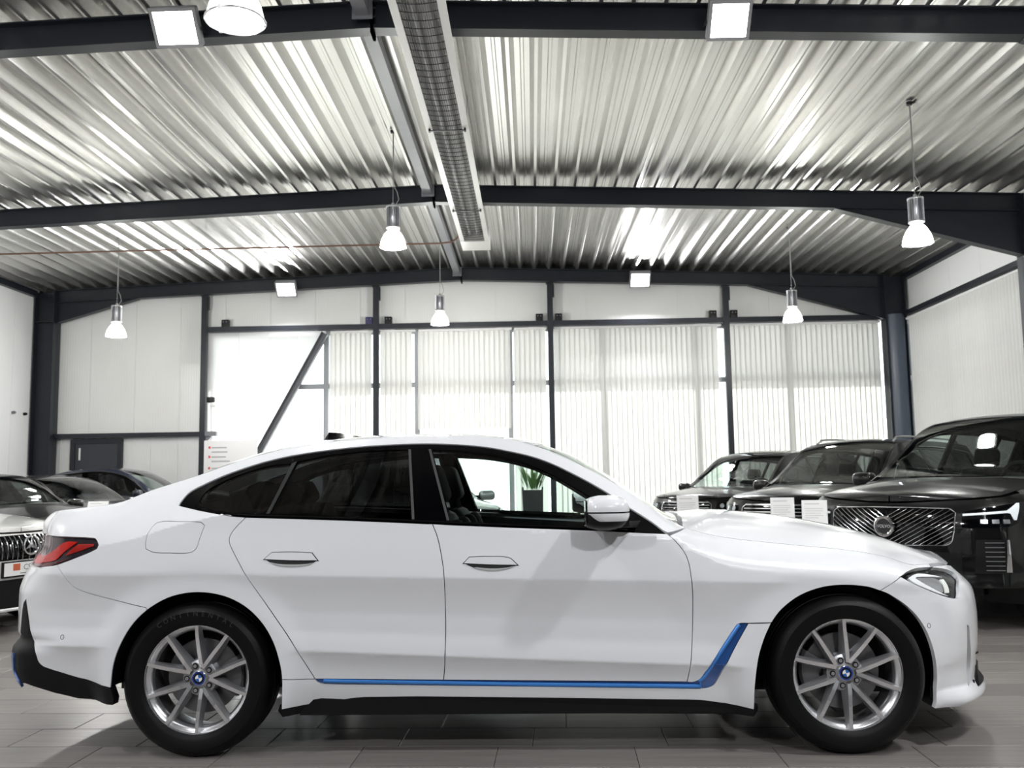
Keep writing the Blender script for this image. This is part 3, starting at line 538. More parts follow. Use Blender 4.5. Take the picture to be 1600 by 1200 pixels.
# ---- right wall with blinds
wall_r = tag(link('wall_right', None), kind='structure')
for y in np.arange(YF, YB, 1.1):
    MB().box((XR, y + .003, 4.2), (XR + .06, min(y + 1.097, YB), 5.25)).build('wall_panel', PANEL_Y, wall_r)
tag(MB().box((XR - .1, YF, 4.96), (XR, 17.7, 5.07)).build('trim_9', STEEL), kind='structure')
rr = MB().box((7.22, 12.9, 4.24), (7.33, 17.72, 4.33)).build('side_rail', STEEL); tag(rr, 'dark steel rail above the side wall blinds', 'steel rail')
for i, (a, b) in enumerate([(-6, -2.5), (-2.5, 2.6), (2.6, 7.7), (7.7, 12.75), (12.75, 18.0)]):
    n += 1; win = tag(link(f'window_{n}', None), kind='structure'); fr = MB()
    ys = np.linspace(a, b, 4)
    for z0, z1 in ((.02, .1), (3.0, 3.1), (4.12, 4.2)): fr.box((XR, a, z0), (XR + .08, b, z1))
    for y in ys: fr.box((XR, y - .03, .02), (XR + .08, y + .03, 4.2))
    fr.build('window_frame', FRAMEM, win)
    for y0, y1 in zip(ys[:-1], ys[1:]): MB().box((XR + .03, y0 + .03, .1), (XR + .042, y1 - .03, 4.12)).build('pane', GLASS_W, win)
def side_blind(y0, y1, label):
    t = thing('vertical_blind', label, 'blind', (7.27, y0, 0), 0, 'vertical blinds of the side wall')
    MB().box((-.03, 0, 4.165), (.03, y1 - y0, 4.2)).build('head_rail', TRACK, t)
    for i in range(int((y1 - y0) / .1)): link('slat', SL_R, t, (0, .05 + i * .1, 4.165), math.pi/2 + .04 + rnd.uniform(-.03, .03))
side_blind(12.93, 17.7, 'vertical blinds along the right side wall behind the black cars')
for i, (a, b) in enumerate([(7.85, 12.6), (2.75, 7.55)]): side_blind(a, b, 'vertical blinds of the side wall beside ' + ('the nearest black SUV, beyond the right edge' if a > 5 else 'the camera, beyond the right edge'))
# ---- rear wall behind the camera
wall_f = tag(link('wall_front', None), kind='structure')
for x in np.arange(XL, XR, 1.15): MB().box((x + .003, YF - .06, 0), (min(x + 1.147, XR), YF, 5.5)).build('wall_panel', mat('charcoal_wall', (.05, .05, .055), .5, wave=('X', .05, .2)), wall_f)
# unseen block added to keep sky light off the right-hand windows
tag(MB().box((10.2, -12, -.1), (16, 24, 6.2)).prism([(10.0, 6.2), (16.2, 6.2), (13.1, 7.4)], -12.2, 24.2).build('trim_11', mat('sky_block_grey', (.07, .07, .075), .8, noise=(.5, .1))), kind='structure')
# ground outside
tag(MB().box((-60, YB + .3, -.3), (60, 90, -.02)).box((XR + .4, -40, -.3), (60, YB + .3, -.02)).build('ground_outside', mat('paving', (.42, .41, .40), .9, noise=(.3, .15))), 'pale paving outside the windows', 'paving', kind='structure')
# canopy over the window front, shading the upper blinds
tag(MB().box((XL, YB + .2, 5.1), (XR, YB + 1.78, 5.2)).build('trim_10', PANEL), kind='structure')
# ================================================================ lamps, heater, pipe
LAMP_ON = mat('lamp_face', (1, 1, 1), .4, emit=(1, .98, .95), es=26)
BELL = None
def bell_material():
    m = bpy.data.materials.new('prismatic_bell'); m.use_nodes = True; nt = m.node_tree; nt.nodes.clear()
    o = nt.nodes.new('ShaderNodeOutputMaterial'); a = nt.nodes.new('ShaderNodeAddShader'); mix = nt.nodes.new('ShaderNodeMixShader'); mix.inputs[0].default_value = .35
    t = nt.nodes.new('ShaderNodeBsdfTransparent'); t.inputs[0].default_value = (.92, .95, .94, 1); tr = nt.nodes.new('ShaderNodeBsdfTranslucent'); tr.inputs[0].default_value = (.9, .9, .88, 1)
    g = nt.nodes.new('ShaderNodeBsdfGlossy'); g.inputs['Roughness'].default_value = .15; g.inputs['Color'].default_value = (.12, .12, .12, 1)
    nt.links.new(t.outputs[0], mix.inputs[1]); nt.links.new(tr.outputs[0], mix.inputs[2]); nt.links.new(mix.outputs[0], a.inputs[0]); nt.links.new(g.outputs[0], a.inputs[1]); nt.links.new(a.outputs[0], o.inputs[0])
    return m
BELL = bell_material()
def flood(x, y, z, label, pitch=40, yaw=0, w=.40, h=.33, face=-1, power=1.0):
    """square floodlight on a bracket; face -1 looks towards the camera end of the hall"""
    t = thing('floodlight', label, 'floodlight', (x, y, z), 0 if face < 0 else math.pi, 'square floodlights on the roof frames')
    t.rotation_euler[2] += math.radians(yaw)
    M = Matrix.Rotation(math.radians(pitch), 4, 'X')
    MB().rbox((-w/2, -.02, -h/2), (w/2, .07, h/2), .02, M=M).build('housing', mat('flood_grey', (.30, .30, .31), .4), t)
    fr = MB()
    for lo, hi in (((-w/2, -.035, -h/2), (w/2, -.018, -h/2 + .03)), ((-w/2, -.035, h/2 - .03), (w/2, -.018, h/2)), ((-w/2, -.035, -h/2 + .03), (-w/2 + .03, -.018, h/2 - .03)), ((w/2 - .03, -.035, -h/2 + .03), (w/2, -.018, h/2 - .03))): fr.box(lo, hi, M=M)
    fr.build('bezel', mat('flood_grey', (.3, .3, .31), .4), t)
    MB().box((-w/2 + .03, -.030, -h/2 + .03), (w/2 - .03, -.0205, h/2 - .03), M=M).build('lens', LAMP_ON, t)
    b = MB(); b.box((-w/2 - .02, .0, -.02), (-w/2 - .008, .10, .0)).box((w/2 + .008, .0, -.02), (w/2 + .02, .10, .0)).box((-w/2 - .02, .10, -.02), (w/2 + .02, .112, .0)).box((-.03, .112, -.03), (.03, .172, .03)); b.build('bracket', STEEL, t)
    la = bpy.data.lights.new('flood', 'AREA'); la.shape = 'RECTANGLE'; la.size = w - .06; la.size_y = h - .06; la.energy = FLOOD_W * power; la.color = (.97, .985, 1); la.spread = math.radians(170)
    lo = bpy.data.objects.new('flood_light', la); COL.objects.link(lo); lo.parent = t
    lo.matrix_local = M @ Matrix.Translation((0, -.042, 0)) @ Matrix.Rotation(math.radians(-90), 4, 'X')
    return t
flood(-3.0, 7.52, 5.13, 'big square floodlight on the nearest roof frame, left of the strip heater', power=.5)
flood(1.74, 7.52, 5.07, 'big square floodlight on the nearest roof frame, right of the strip heater', w=.36, power=.5)
flood(-4.76, 17.68, 5.00, 'square floodlight on the far roof frame, left half of the window wall', power=1.1)
flood(2.16, 17.68, 5.05, 'square floodlight on the far roof frame, right half of the window wall', power=1.1)
flood(3.0, 2.42, 5.02, 'square floodlight on the roof frame above the camera, right side', pitch=62, face=1, power=.95)
flood(-3.4, 2.42, 5.02, 'square floodlight on the roof frame above the camera, left side', pitch=62, face=1, power=.45)
flood(2.2, -2.38, 5.02, 'square floodlight behind the camera, right side', pitch=35, face=1)
flood(-4.6, -2.38, 5.02, 'square floodlight behind the camera, left side', pitch=35, face=1)

pend_parts = {}
def pendant(x, y, z, label, power=1.):
    """bell pendant: z is the rim of the bell"""
    t = thing('pendant_lamp', label, 'pendant lamp', (x, y, z), 0, 'bell pendants under the roof'); zt = roof_z(x) - z + .09
    if not pend_parts:
        pr = [(.052, .215), (.062, .20), (.075, .19), (.105, .15), (.138, .085), (.152, .03), (.160, 0)]
        bm_ = MB(); bm_.lathe(pr, 32); bm_.lathe([(r - .004, h) for r, h in pr][::-1], 32); pend_parts['shade'] = bm_.mesh('shade', BELL)
        r_ = MB(); r_.lathe([(.155, .004), (.165, .002), (.165, -.008), (.155, -.008), (.155, .004)], 32)
        for k in range(3):
            a = 2.1 * k + .3; r_.box((.158*math.cos(a) - .008, .158*math.sin(a) - .008, -.014), (.158*math.cos(a) + .008, .158*math.sin(a) + .008, .012))
        pend_parts['rim'] = r_.mesh('rim', ALU)
        d = MB(); d.lathe([(.0, -.006), (.154, -.006), (.154, -.002), (0, -.002)], 32); pend_parts['cover_glass'] = d.mesh('cover_glass', glass('lamp_cover', (.96, .98, .97)))
        h = MB(); h.lathe([(0, .49), (.05, .49), (.052, .485), (.052, .23), (.04, .215), (0, .215)], 24)
        for k in range(18):
            a = 2*math.pi*k/18; c, s = math.cos(a), math.sin(a)
            h.prism([(c*.05 - s*.003, s*.05 + c*.003), (c*.082 - s*.003, s*.082 + c*.003), (c*.082 + s*.003, s*.082 - c*.003), (c*.05 + s*.003, s*.05 - c*.003)], .24, .48, 'z')
        h.lathe([(.05, .5), (.085, .5), (.085, .48), (.05, .48)], 24); h.lathe([(.05, .245), (.085, .245), (.085, .225), (.05, .225)], 24); pend_parts['ballast_housing'] = h.mesh('ballast_housing', ALU)
        b = MB(); b.lathe([(0, .2), (.02, .2), (.022, .15), (.045, .12), (.052, .085), (.04, .045), (.015, .03), (0, .028)], 16); pend_parts['bulb'] = b.mesh('bulb', mat('bulb_on', (1, 1, 1), .4, emit=(1, .97, .9), es=30))
    for k, me in pend_parts.items(): link(k, me, t)
    c = MB(); c.cyl((0, 0, .5), (0, 0, .54), .018); c.tube([(0, 0, .54), (0, 0, zt)], .0035, 6); c.tube([(.02, 0, .5), (.07, 0, .58), (.05, 0, .68), (.012, 0, .75), (.006, 0, zt)], .005, 6); c.build('cable', mat('grey_cable', (.35, .35, .34), .5), t)
    MB().lathe([(0, 0), (.03, 0), (.035, .03), (0, .03)], 12, c=(0, 0, zt - .03)).build('hook', STEEL, t)
    la = bpy.data.lights.new('bulb', 'POINT'); la.energy = PENDANT_W * power; la.shadow_soft_size = .05; la.color = (1, .98, .95)
    lo = bpy.data.objects.new('bulb_light', la); COL.objects.link(lo); lo.parent = t; lo.location = (0, 0, .015)
    la.shadow_soft_size = .12; lo.location = (0, 0, .0)
    return t
pendant(-1.59, 4.8, 3.74, 'large bell pendant lamp nearest the camera, cut by the top of the picture', .3)
pendant(-1.63, 10.84, 4.02, 'bell pendant lamp in front of the middle frame, left of the strip heater')
pendant(-6.73, 14.68, 3.63, 'bell pendant lamp on the far left, in front of the grey panel wall', 1.15)
pendant(-1.56, 15.8, 3.92, 'bell pendant lamp hanging before the upper wall panels, below the roof ridge')
pendant(4.22, 9.87, 3.69, 'bell pendant lamp upper right, in front of the frame haunch')
pendant(4.28, 14.9, 3.71, 'bell pendant lamp hanging before the right hand window blinds')
pendant(4.25, 4.6, 3.74, 'bell pendant lamp beyond the right edge of the picture')
pendant(-6.7, 4.8, 3.74, 'bell pendant lamp beyond the left edge of the picture')
pendant(-6.7, 9.9, 3.7, 'bell pendant lamp beyond the left edge, above the white saloon', 2.2)

# radiant strip heater
ht = thing('strip_heater', 'long white radiant strip heater with wire grille hanging along the roof ridge', 'heater', (-.80, 0, 4.75))
WH = mat('heater_enamel', (.80, .79, .77), .4)
y0, y1 = 5.2, 13.95
MB().prism([(-.215, 0), (-.15, .0), (-.15, .012), (-.12, .16), (.12, .16), (.15, .012), (.15, 0), (.215, 0), (.215, .02), (.14, .2), (-.14, .2), (-.215, .02)], y0, y1).build('reflector', WH, ht)
MB().rbox((-.215, y1 - .55, -.006), (.215, y1, .2), .008).build('end_box', WH, ht)
MB().cyl((-.06, y0, .10), (-.06, y1 - .5, .10), .03).cyl((.06, y0, .10), (.06, y1 - .5, .10), .03).build('burner_tube', mat('burner_tube', (.42, .41, .40), .5), ht)
g = MB(); wire = mat('grille_wire', (.012, .012, .013), .5)
for k in range(17):
    x = -.148 + .0185 * k; zz = -.014 * (1 - (x / .148)**2); g.box((x - .0017, y0, zz - .002), (x + .0017, y1 - .55, zz + .002))
for k in range(int((y1 - .55 - y0) / .125)):
    y = y0 + .06 + .125 * k; g.tube([(x, y, -.016 * (1 - (x / .15)**2) - .001) for x in np.linspace(-.15, .15, 7)], .0035, 5)
g.build('wire_grille', wire, ht)
for y in (6.2, 9.0, 11.8): MB().box((-.17, y - .012, -.022), (.17, y + .012, -.014)).box((-.19, y - .02, -.03), (-.17, y + .02, .0)).box((.17, y - .02, -.03), (.19, y + .02, .0)).build('grille_clip', wire, ht)
for y in (6.0, 9.6, 12.9):
    for s in (-1, 1): MB().tube([(s * .14, y, .2), (s * .17, y + .03, .62)], .004, 5).build('hanger_wire', STEEL_L, ht)
pp = thing('gas_pipe', 'thin copper gas pipe crossing the left roof bay to the strip heater', 'pipe')
MB().tube([(-9.75, 13.4, 4.69), (-1.3, 13.4, 4.725), (-1.14, 13.4, 4.74), (-1.06, 13.4, 4.80), (-1.035, 13.4, 4.86)], .013, 8).build('pipe', mat('brown_copper', (.17, .09, .06), .5, metal=.3), pp)
for x in (-8.6, -6.84, -4.83, -1.9): MB().tube([(x, 13.4, 4.71), (x, 13.4, roof_z(x))], .003, 5).build('hanger', STEEL_L, pp)

# poster on the white panel wall and planter by the window
ps = thing('poster_board', 'white poster board with faded red headings beside the window post', 'poster', (-5.85, 17.8, 0))
MB().rbox((-.52, 0, .55), (.52, .03, 2.06), .006).build('board', mat('poster_white', (.86, .85, .85), .5), ps)
pr = MB()
for z in (1.90, 1.72, 1.5, 1.25): pr.box((-.43, -.0015, z), (-.39, -.0005, z + .045)); 
pr.build('red_marks', mat('poster_red', (.75, .05, .06), .5), ps)
pr = MB()
for z in (1.905, 1.82, 1.725, 1.64, 1.505, 1.42, 1.26): pr.box((-.37, -.0015, z), (-.10 + .1 * rnd.random(), -.0005, z + .025))
pr.build('print_lines', mat('poster_grey', (.45, .45, .47), .5), ps)
for s in (-1, 1): MB().box((s*.4 - .02, 0, 0), (s*.4 + .02, .03, .56)).box((s*.4 - .03, -.15, 0), (s*.4 + .03, .18, .02)).build('leg', ALU, ps)
pl = thing('planter', 'tall dark square planter with green leaves by the bright window', 'planter', (0, 15.0, 0))
MB().prism([(-.14, 0), (.14, 0), (.17, 1.09), (.15, 1.09), (.14, 1.04), (-.14, 1.04), (-.15, 1.09), (-.17, 1.09)], -.17, .17).build('pot', mat('planter_dark', (.035, .036, .038), .5), pl)
lf = MB()
for k in range(70):
    a = rnd.uniform(0, 6.28); r = rnd.uniform(.02, .13); h = rnd.uniform(.12, .5); b = Vector((r*math.cos(a), r*math.sin(a), 1.04)); tpt = b + Vector((math.cos(a)*h*.5, math.sin(a)*h*.5, h)); m_ = (b + tpt)/2 + Vector((0, 0, .04)); s = Vector((-math.sin(a), math.cos(a), 0)) * .018
    lf.add([b, m_ - s, tpt, m_ + s, m_ - s*.2 + Vector((0, 0, .004))], [(0, 1, 4), (0, 4, 3), (1, 2, 4), (4, 2, 3)], 0, True)
tag(lf.build('foliage', mat('leaf_green', (.10, .22, .06), .5), pl), kind='stuff')
# ================================================================ white fastback car
def loop_smooth(pts, n=4, corner=38, closed=True):
    """rounds an outline through its points; bends sharper than `corner` degrees stay corners"""
    P = [np.array(p, float) for p in pts]; N = len(P); out = []
    def ang(i):
        a, b = P[i] - P[(i-1) % N], P[(i+1) % N] - P[i]; c = np.dot(a, b) / max(np.linalg.norm(a)*np.linalg.norm(b), 1e-9); return math.degrees(math.acos(max(-1, min(1, c))))
    cor = [(not closed and i in (0, N-1)) or ang(i) > corner for i in range(N)]
    for i in range(N if closed else N - 1):
        j = (i + 1) % N; p1, p2 = P[i], P[j]; L = np.linalg.norm(p2 - p1)
        t1 = (p2 - p1) if cor[i] else (p2 - P[i-1]) / max(np.linalg.norm(p2 - P[i-1]), 1e-9) * L
        q = P[(j+1) % N]; t2 = (p2 - p1) if cor[j] else (q - p1) / max(np.linalg.norm(q - p1), 1e-9) * L
        for k in range(n):
            t = k / n; out.append((2*t**3-3*t**2+1)*p1 + (t**3-2*t**2+t)*t1 + (-2*t**3+3*t**2)*p2 + (t**3-t**2)*t2)
    if not closed: out.append(P[-1])
    return np.array(out)
def area2(P): x, y = P[:, 0], P[:, 1]; return np.sum(x*np.roll(y, -1) - np.roll(x, -1)*y) / 2
def offset_loop(P, d):
    """moves a closed outline inwards by d"""
    if area2(P) < 0: P = P[::-1]
    a = P - np.roll(P, 1, 0); b = np.roll(P, -1, 0) - P
    na = np.stack([-a[:, 1], a[:, 0]], 1) / np.maximum(np.linalg.norm(a, axis=1, keepdims=True), 1e-9); nb = np.stack([-b[:, 1], b[:, 0]], 1) / np.maximum(np.linalg.norm(b, axis=1, keepdims=True), 1e-9)
    m = na + nb; l = np.sum(m*m, 1, keepdims=True); m = m / np.maximum(l, .35) * 2
    return P + m * d
def resample(P, step):
    out = []
    for a, b in zip(P, np.roll(P, -1, 0)):
        k = max(1, int(np.linalg.norm(b - a) / step)); out += [a + (b - a) * i / k for i in range(k)]
    return np.array(out)
def inside(P, Q):
    x, y = Q[:, 0][:, None], Q[:, 1][:, None]; x1, y1 = P[:, 0], P[:, 1]; x2, y2 = np.roll(x1, -1), np.roll(y1, -1)
    c = ((y1 > y) != (y2 > y)) & (x < (x2 - x1) * (y - y1) / np.where(y2 == y1, 1e-12, y2 - y1) + x1)
    return c.sum(1) % 2 == 1

class Patch:
    """surface pieces with exact surface normals; rims turn inwards along every outline"""
    def __init__(s): s.v = []; s.n = []; s.f = []; s.m = []
    def _add(s, V, N, F, m, flip):
        o = len(s.v)
        if flip: V = V * [1, -1, 1]; N = N * [1, -1, 1]; F = [tuple(f[::-1]) for f in F]
        s.v += V.tolist(); s.n += N.tolist(); s.f += [tuple(o + i for i in f) for f in F]; s.m += [m] * len(F)
    def wall(s, S, loops, gap=.0018, step=(.035, .016), off=0., rim=.018, m=0, sides=(0, 1), fine=.03):
        Ls = []
        for i, l in enumerate(loops):
            l = np.array(l, float); l = l[::-1] if area2(l) < 0 else l
            l = offset_loop(l, gap if i == 0 else -gap); Ls.append(resample(l, fine))
        lo, hi = Ls[0].min(0), Ls[0].max(0)
        g = np.stack(np.meshgrid(np.arange(lo[0] + step[0]/2, hi[0], step[0]), np.arange(lo[1] + step[1]/2, hi[1], step[1]), indexing='ij'), -1).reshape(-1, 2)
        if S.creases:
            cz = S.creases; g = g[np.all([np.abs(g[:, 1] + S.tilt(np.array(z)) * (np.clip(g[:, 0], -1.5, 1.5) - .25) - z) > .004 for z in cz], 0)]
            gs_ = np.arange(lo[0], hi[0], .03); g = np.vstack([g] + [np.stack([gs_, z - S.tilt(np.array(z)) * (np.clip(gs_, -1.5, 1.5) - .25)], 1) for z in cz])
        if len(g):
            k = inside(Ls[0], g)
            for h in Ls[1:]: k &= ~inside(h, g)
            allb = np.vstack(Ls); d = np.sqrt(((g[:, None] - allb[None])**2).sum(-1)).min(1); g = g[k & (d > .0025)]
        pts, eds = [], []
        for l in Ls:
            o = len(pts); pts += l.tolist(); eds += [(o + i, o + (i + 1) % len(l)) for i in range(len(l))]
        pts += g.tolist()
        r = delaunay_2d_cdt([Vector(p) for p in pts], eds, [], 0, 1e-6)
        V2 = np.array([tuple(p) for p in r[0]]); T = [tuple(f) for f in r[2]]
        ce = np.array([V2[list(f)].mean(0) for f in T]); k = inside(Ls[0], ce)
        for h in Ls[1:]: k &= ~inside(h, ce)
        T = [f for f, q in zip(T, k) if q]
        def pos(q, extra=0.):
            P3 = S.wall(q[:, 0], q[:, 1]); N3 = S.normal(S.wall, q[:, 0], q[:, 1]); return P3 - N3 * (off + extra), N3
        V, N = pos(V2)
        for fl in sides: s._add(V, N, T, m, fl)
        if rim:
            for i, l in enumerate(Ls):
                A, NA = pos(l); t = np.roll(A, -1, 0) - np.roll(A, 1, 0); out = np.cross(t, NA); out /= np.maximum(np.linalg.norm(out, axis=1, keepdims=True), 1e-9)
                if i: out = -out
                k = len(l); VV = np.vstack([A, A - NA * rim]); NN = np.vstack([out, out])
                F = [(a, k + a, k + (a+1) % k, (a+1) % k) for a in range(k)]
                if i: F = [f[::-1] for f in F]
                for fl in sides: s._add(VV, NN, F, m, fl)
        return s
    def loft(s, S, s0, s1, v0=0., v1=1., ns=40, nv=14, off=0., rim=.02, m=0, sides=(0, 1)):
        a, b = np.meshgrid(np.linspace(s0, s1, ns), np.linspace(v0, v1, nv), indexing='ij')
        P3 = S.loft(a, b); N3 = S.normal(S.loft, np.clip(a, S.s0 + .003, S.s1 - .003), np.clip(b, .002, .998)); N3 = N3 * np.where(N3[..., 2:] < 0, -1, 1)
        if v1 == 1.: N3[:, -1, 1] = 0; N3[:, -1] /= np.linalg.norm(N3[:, -1], axis=-1, keepdims=True)
        P3 = P3 - N3 * off; F = [(i*nv+j, (i+1)*nv+j, (i+1)*nv+j+1, i*nv+j+1) for i in range(ns-1) for j in range(nv-1)]
        for fl in sides: s._add(P3.reshape(-1, 3), N3.reshape(-1, 3), F, m, fl)
        if rim:
            for line, nl in ((P3[:, 0], N3[:, 0]), (P3[0], N3[0]), (P3[-1], N3[-1])):
                k = len(line); dn = nl * rim; t = np.gradient(line, axis=0); out = np.cross(nl, t); out /= np.maximum(np.linalg.norm(out, axis=1, keepdims=True), 1e-9)
                for fl in sides: s._add(np.vstack([line, line - dn]), np.vstack([out, out]), [(i, i+1, k+i+1, k+i) for i in range(k-1)], m, fl)
        return s
    def build(s, name, mats, parent):
        me = bpy.data.meshes.new(name); me.from_pydata(s.v, [], s.f)
        for k in (mats if isinstance(mats, (list, tuple)) else [mats]): me.materials.append(k)
        me.polygons.foreach_set('material_index', s.m); me.polygons.foreach_set('use_smooth', [True] * len(s.f))
        me.normals_split_custom_set_from_vertices(s.n); me.update()
        o = link(name, me, parent); o.cycles.shadow_terminator_offset = .8; o.cycles.shadow_terminator_geometry_offset = .3
        return o
def top_line(S, sa, sb, n=24, dz=0.):
    t = np.linspace(sa, sb, n); return np.stack([t, S.topdat(t)[0] + dz], 1)

PAINT = mat('white_car_paint', (.775, .785, .815), .30, coat=1., coat_r=.02, spec=.5)
GLOSSB = mat('gloss_black', (.0015, .0015, .002), .06, spec=.3)
SATB = mat('satin_black', (.003, .003, .0035), .45, spec=.3)
SKIRT = mat('black_skirt', (.005, .0048, .0062), .5, spec=.25)
BLUE = mat('blue_metallic', (.020, .085, .30), .28, metal=.3, coat=.6)
GL_F = glass('clear_car_glass', (.80, .88, .85))
GL_R = glass('privacy_glass', (.10, .105, .105))
GL_WS = glass('windscreen_glass', (.78, .90, .85))
HEADL = mat('dark_headliner', (.03, .03, .032), .9)

car = thing('fastback_car', 'white four door fastback car parked side on, filling the foreground', 'car', (-.065, 5.054, 0), -.0146)
S = MAIN; q = {k: np.array(v) for k, v in Q.items()}
def curve(k, n=4): return loop_smooth(q[k], n, closed=False)
dlo = np.vstack([curve('dlo_top'), curve('dlo_bot')[:]]); 
rear_gap, b_gap, f_gap = curve('rear_gap'), curve('b_gap'), curve('f_gap')
r_arch, f_arch = curve('r_arch'), curve('f_arch')
belt = curve('dlo_bot')[::-1]                                   # rear -> front
def seg(c, s0, s1): return c[(c[:, 0] > s0) & (c[:, 0] < s1)]
ARCH_J = int(np.argmin(np.abs(f_arch[:, 0] - q['f_arch'][10][0]) + np.abs(f_arch[:, 1] - q['f_arch'][10][1])))   # where fender meets bumper
RB = curve('rb_line')
ra_j = int(np.argmin(np.hypot(*(r_arch - RB[-1]).T)))
head = loop_smooth(q['head'], 4, 45)
SN = S.s1 - .002; ST = S.s0 + .002
# ---- doors
Patch().wall(S, [np.vstack([rear_gap[::-1], seg(belt, rear_gap[0][0] + .005, b_gap[0][0] - .005), b_gap])], sides=(0,)).build('rear_door', PAINT, car)
Patch().wall(S, [np.vstack([rear_gap[::-1], seg(belt, rear_gap[0][0] + .005, b_gap[0][0] - .005), b_gap])], sides=(1,)).build('rear_door', PAINT, car)
fd = np.vstack([b_gap[::-1], seg(belt, b_gap[0][0] + .005, f_gap[0][0] - .005), f_gap])
doors = {}
for side in (0, 1): doors[side] = Patch().wall(S, [fd], sides=(side,)).build('front_door', PAINT, car)
# ---- bodyside frame: quarter panel, roof rail, windscreen pillar
tail = loop_smooth(q['tail'], 3, 50, closed=False)
blue_tr = loop_smooth(q['blue'], 3, 40)
sA = q['a_base'][1][0]
tl_top = np.array([(-2.62, .975), (-2.35, .978)])
body = np.vstack([[(f_gap[0][0] + .004, f_gap[0][1] + .004)], curve('dlo_top')[::-1][1:], curve('dlo_bot')[::-1][1:], ])
cut = int(np.argmin(np.hypot(*(body - rear_gap[0]).T)))
body = np.vstack([body[:cut], rear_gap, [(-1.040, .3408)], r_arch[ra_j:-3][::-1], RB[::-1], tail[::-1][int(len(tail)*.14)*0 + 3:], [(-2.30, .976)], top_line(S, -2.30, sA, 80, .0014), [(sA, q['a_base'][1][1] - .02)]])
flap = loop_smooth(q['flap'], 4, 60)
for side in (0, 1):
    Patch().wall(S, [body] + ([flap] if side == 0 else []), sides=(side,), gap=.0015, step=(.015, .0075)).build('body_side', PAINT, car)
Patch().wall(S, [flap], sides=(0,), gap=.0012, step=(.015, .0075)).build('charge_flap', PAINT, car)
# ---- fender
hd_up = head[np.argmin(head[:, 0]):][:0]
k0 = int(np.argmin(head[:, 0])); hr = np.roll(head, -k0, 0)       # starts at the pointed outer corner
if hr[3, 1] < hr[0, 1]: hr = np.roll(hr[::-1], 1, 0)
ktop = int(np.argmin(np.abs(hr[:len(hr)//2, 0] - q['head'][4][0]))); upper = hr[:ktop]
kbl = int(np.argmin(np.hypot(*(blue_tr - q['blue'][14]).T)))
bl_top = blue_tr[int(np.argmin(np.hypot(*(blue_tr - q['blue'][6]).T))):kbl + 1]
sF = q['head'][4][0]
fender = np.vstack([[(sA + .003, q['a_base'][1][1] - .02)], f_gap[1:], bl_top, [(1.1085, .5655)], f_arch[(f_arch[:, 1] > .566)][:0]])
fa = f_arch[int(np.argmin(np.abs(f_arch[:len(f_arch)//2, 1] - .5655))):ARCH_J + 1]
fender = np.vstack([fender, fa, upper, top_line(S, sF, sA + .003, 60, .0014)])
for side in (0, 1): Patch().wall(S, [fender], sides=(side,), gap=.0015).build('fender', PAINT, car)
# ---- front bumper, grille
lower = hr[ktop:][::-1]                                            # outer corner -> inner top corner
lower = np.vstack([[hr[0]], lower])
bump = np.vstack([f_arch[ARCH_J:], curve('fb_bottom'), [(2.25, .172), (2.45, .168), (SN, .168)], [(SN, .735)], top_line(S, SN - .01, sF + .02, 20, -.012), lower[::-1]])
vent = loop_smooth(q['vent'], 3, 60)
p = Patch().wall(S, [bump, vent], gap=.0015); fb = p.build('front_bumper', PAINT, car)
vp = Patch().wall(S, [vent], off=.02, rim=0).build('air_curtain', BLACK, fb)
kid = [(2.57, .36), (2.56, .60), (2.59, .66), (2.66, .68), (2.76, .675), (2.81, .62), (2.80, .40), (2.74, .34), (2.62, .33)]
gr = Patch().wall(S, [loop_smooth(kid, 4, 60)], off=-.003, rim=.004).build('kidney_grille', GLOSSB, fb)
Patch().wall(S, [loop_smooth(kid, 4, 60), offset_loop(loop_smooth(kid, 4, 60), .018)], off=-.008, rim=.008).build('grille_surround', CHROME, fb)
Patch().wall(S, [[(2.2, .22), (2.75, .215), (2.75, .29), (2.3, .30)]], off=-.006, rim=.012).build('lower_intake', SATB, fb)
mbx = MB()
for sgn in (-1, 1): mbx.prism([(2.00, -.66 * 1), (2.13, -.545), (2.17, -.50), (2.08, -.58)], .352, .362, 'z') if sgn < 0 else mbx.prism([(2.00, .66), (2.13, .545), (2.17, .50), (2.08, .58)], .352, .362, 'z')
mbx.build('bumper_fin', SATB, fb)
# ---- headlamps
for side in (0, 1):
    h = Patch().wall(S, [head], sides=(side,), gap=.003, off=.022, rim=0).build('headlamp', GLOSSB, car)
    Patch().wall(S, [loop_smooth(q['head_chrome'], 3, 60)], sides=(side,), gap=0, off=.012, rim=.01, fine=.012).build('light_guide', mat('lamp_white', (.85, .86, .88), .25), h)
    Patch().wall(S, [loop_smooth(q['head_lens'], 3, 50)], sides=(side,), gap=0, off=.016, rim=.006, fine=.012).build('reflector', mat('lamp_reflector', (.45, .46, .48), .25, metal=.8), h)
    Patch().wall(S, [loop_smooth(q['head_bar'], 3, 50)], sides=(side,), gap=0, off=.010, rim=.006, fine=.012).build('light_bar', mat('lamp_bar', (.80, .81, .78), .3), h)
    Patch().wall(S, [head], sides=(side,), gap=.002, off=.002, rim=.02).build('lens_cover', glass('lamp_lens', (.97, .98, .98), 1.12, graze=.25), h)
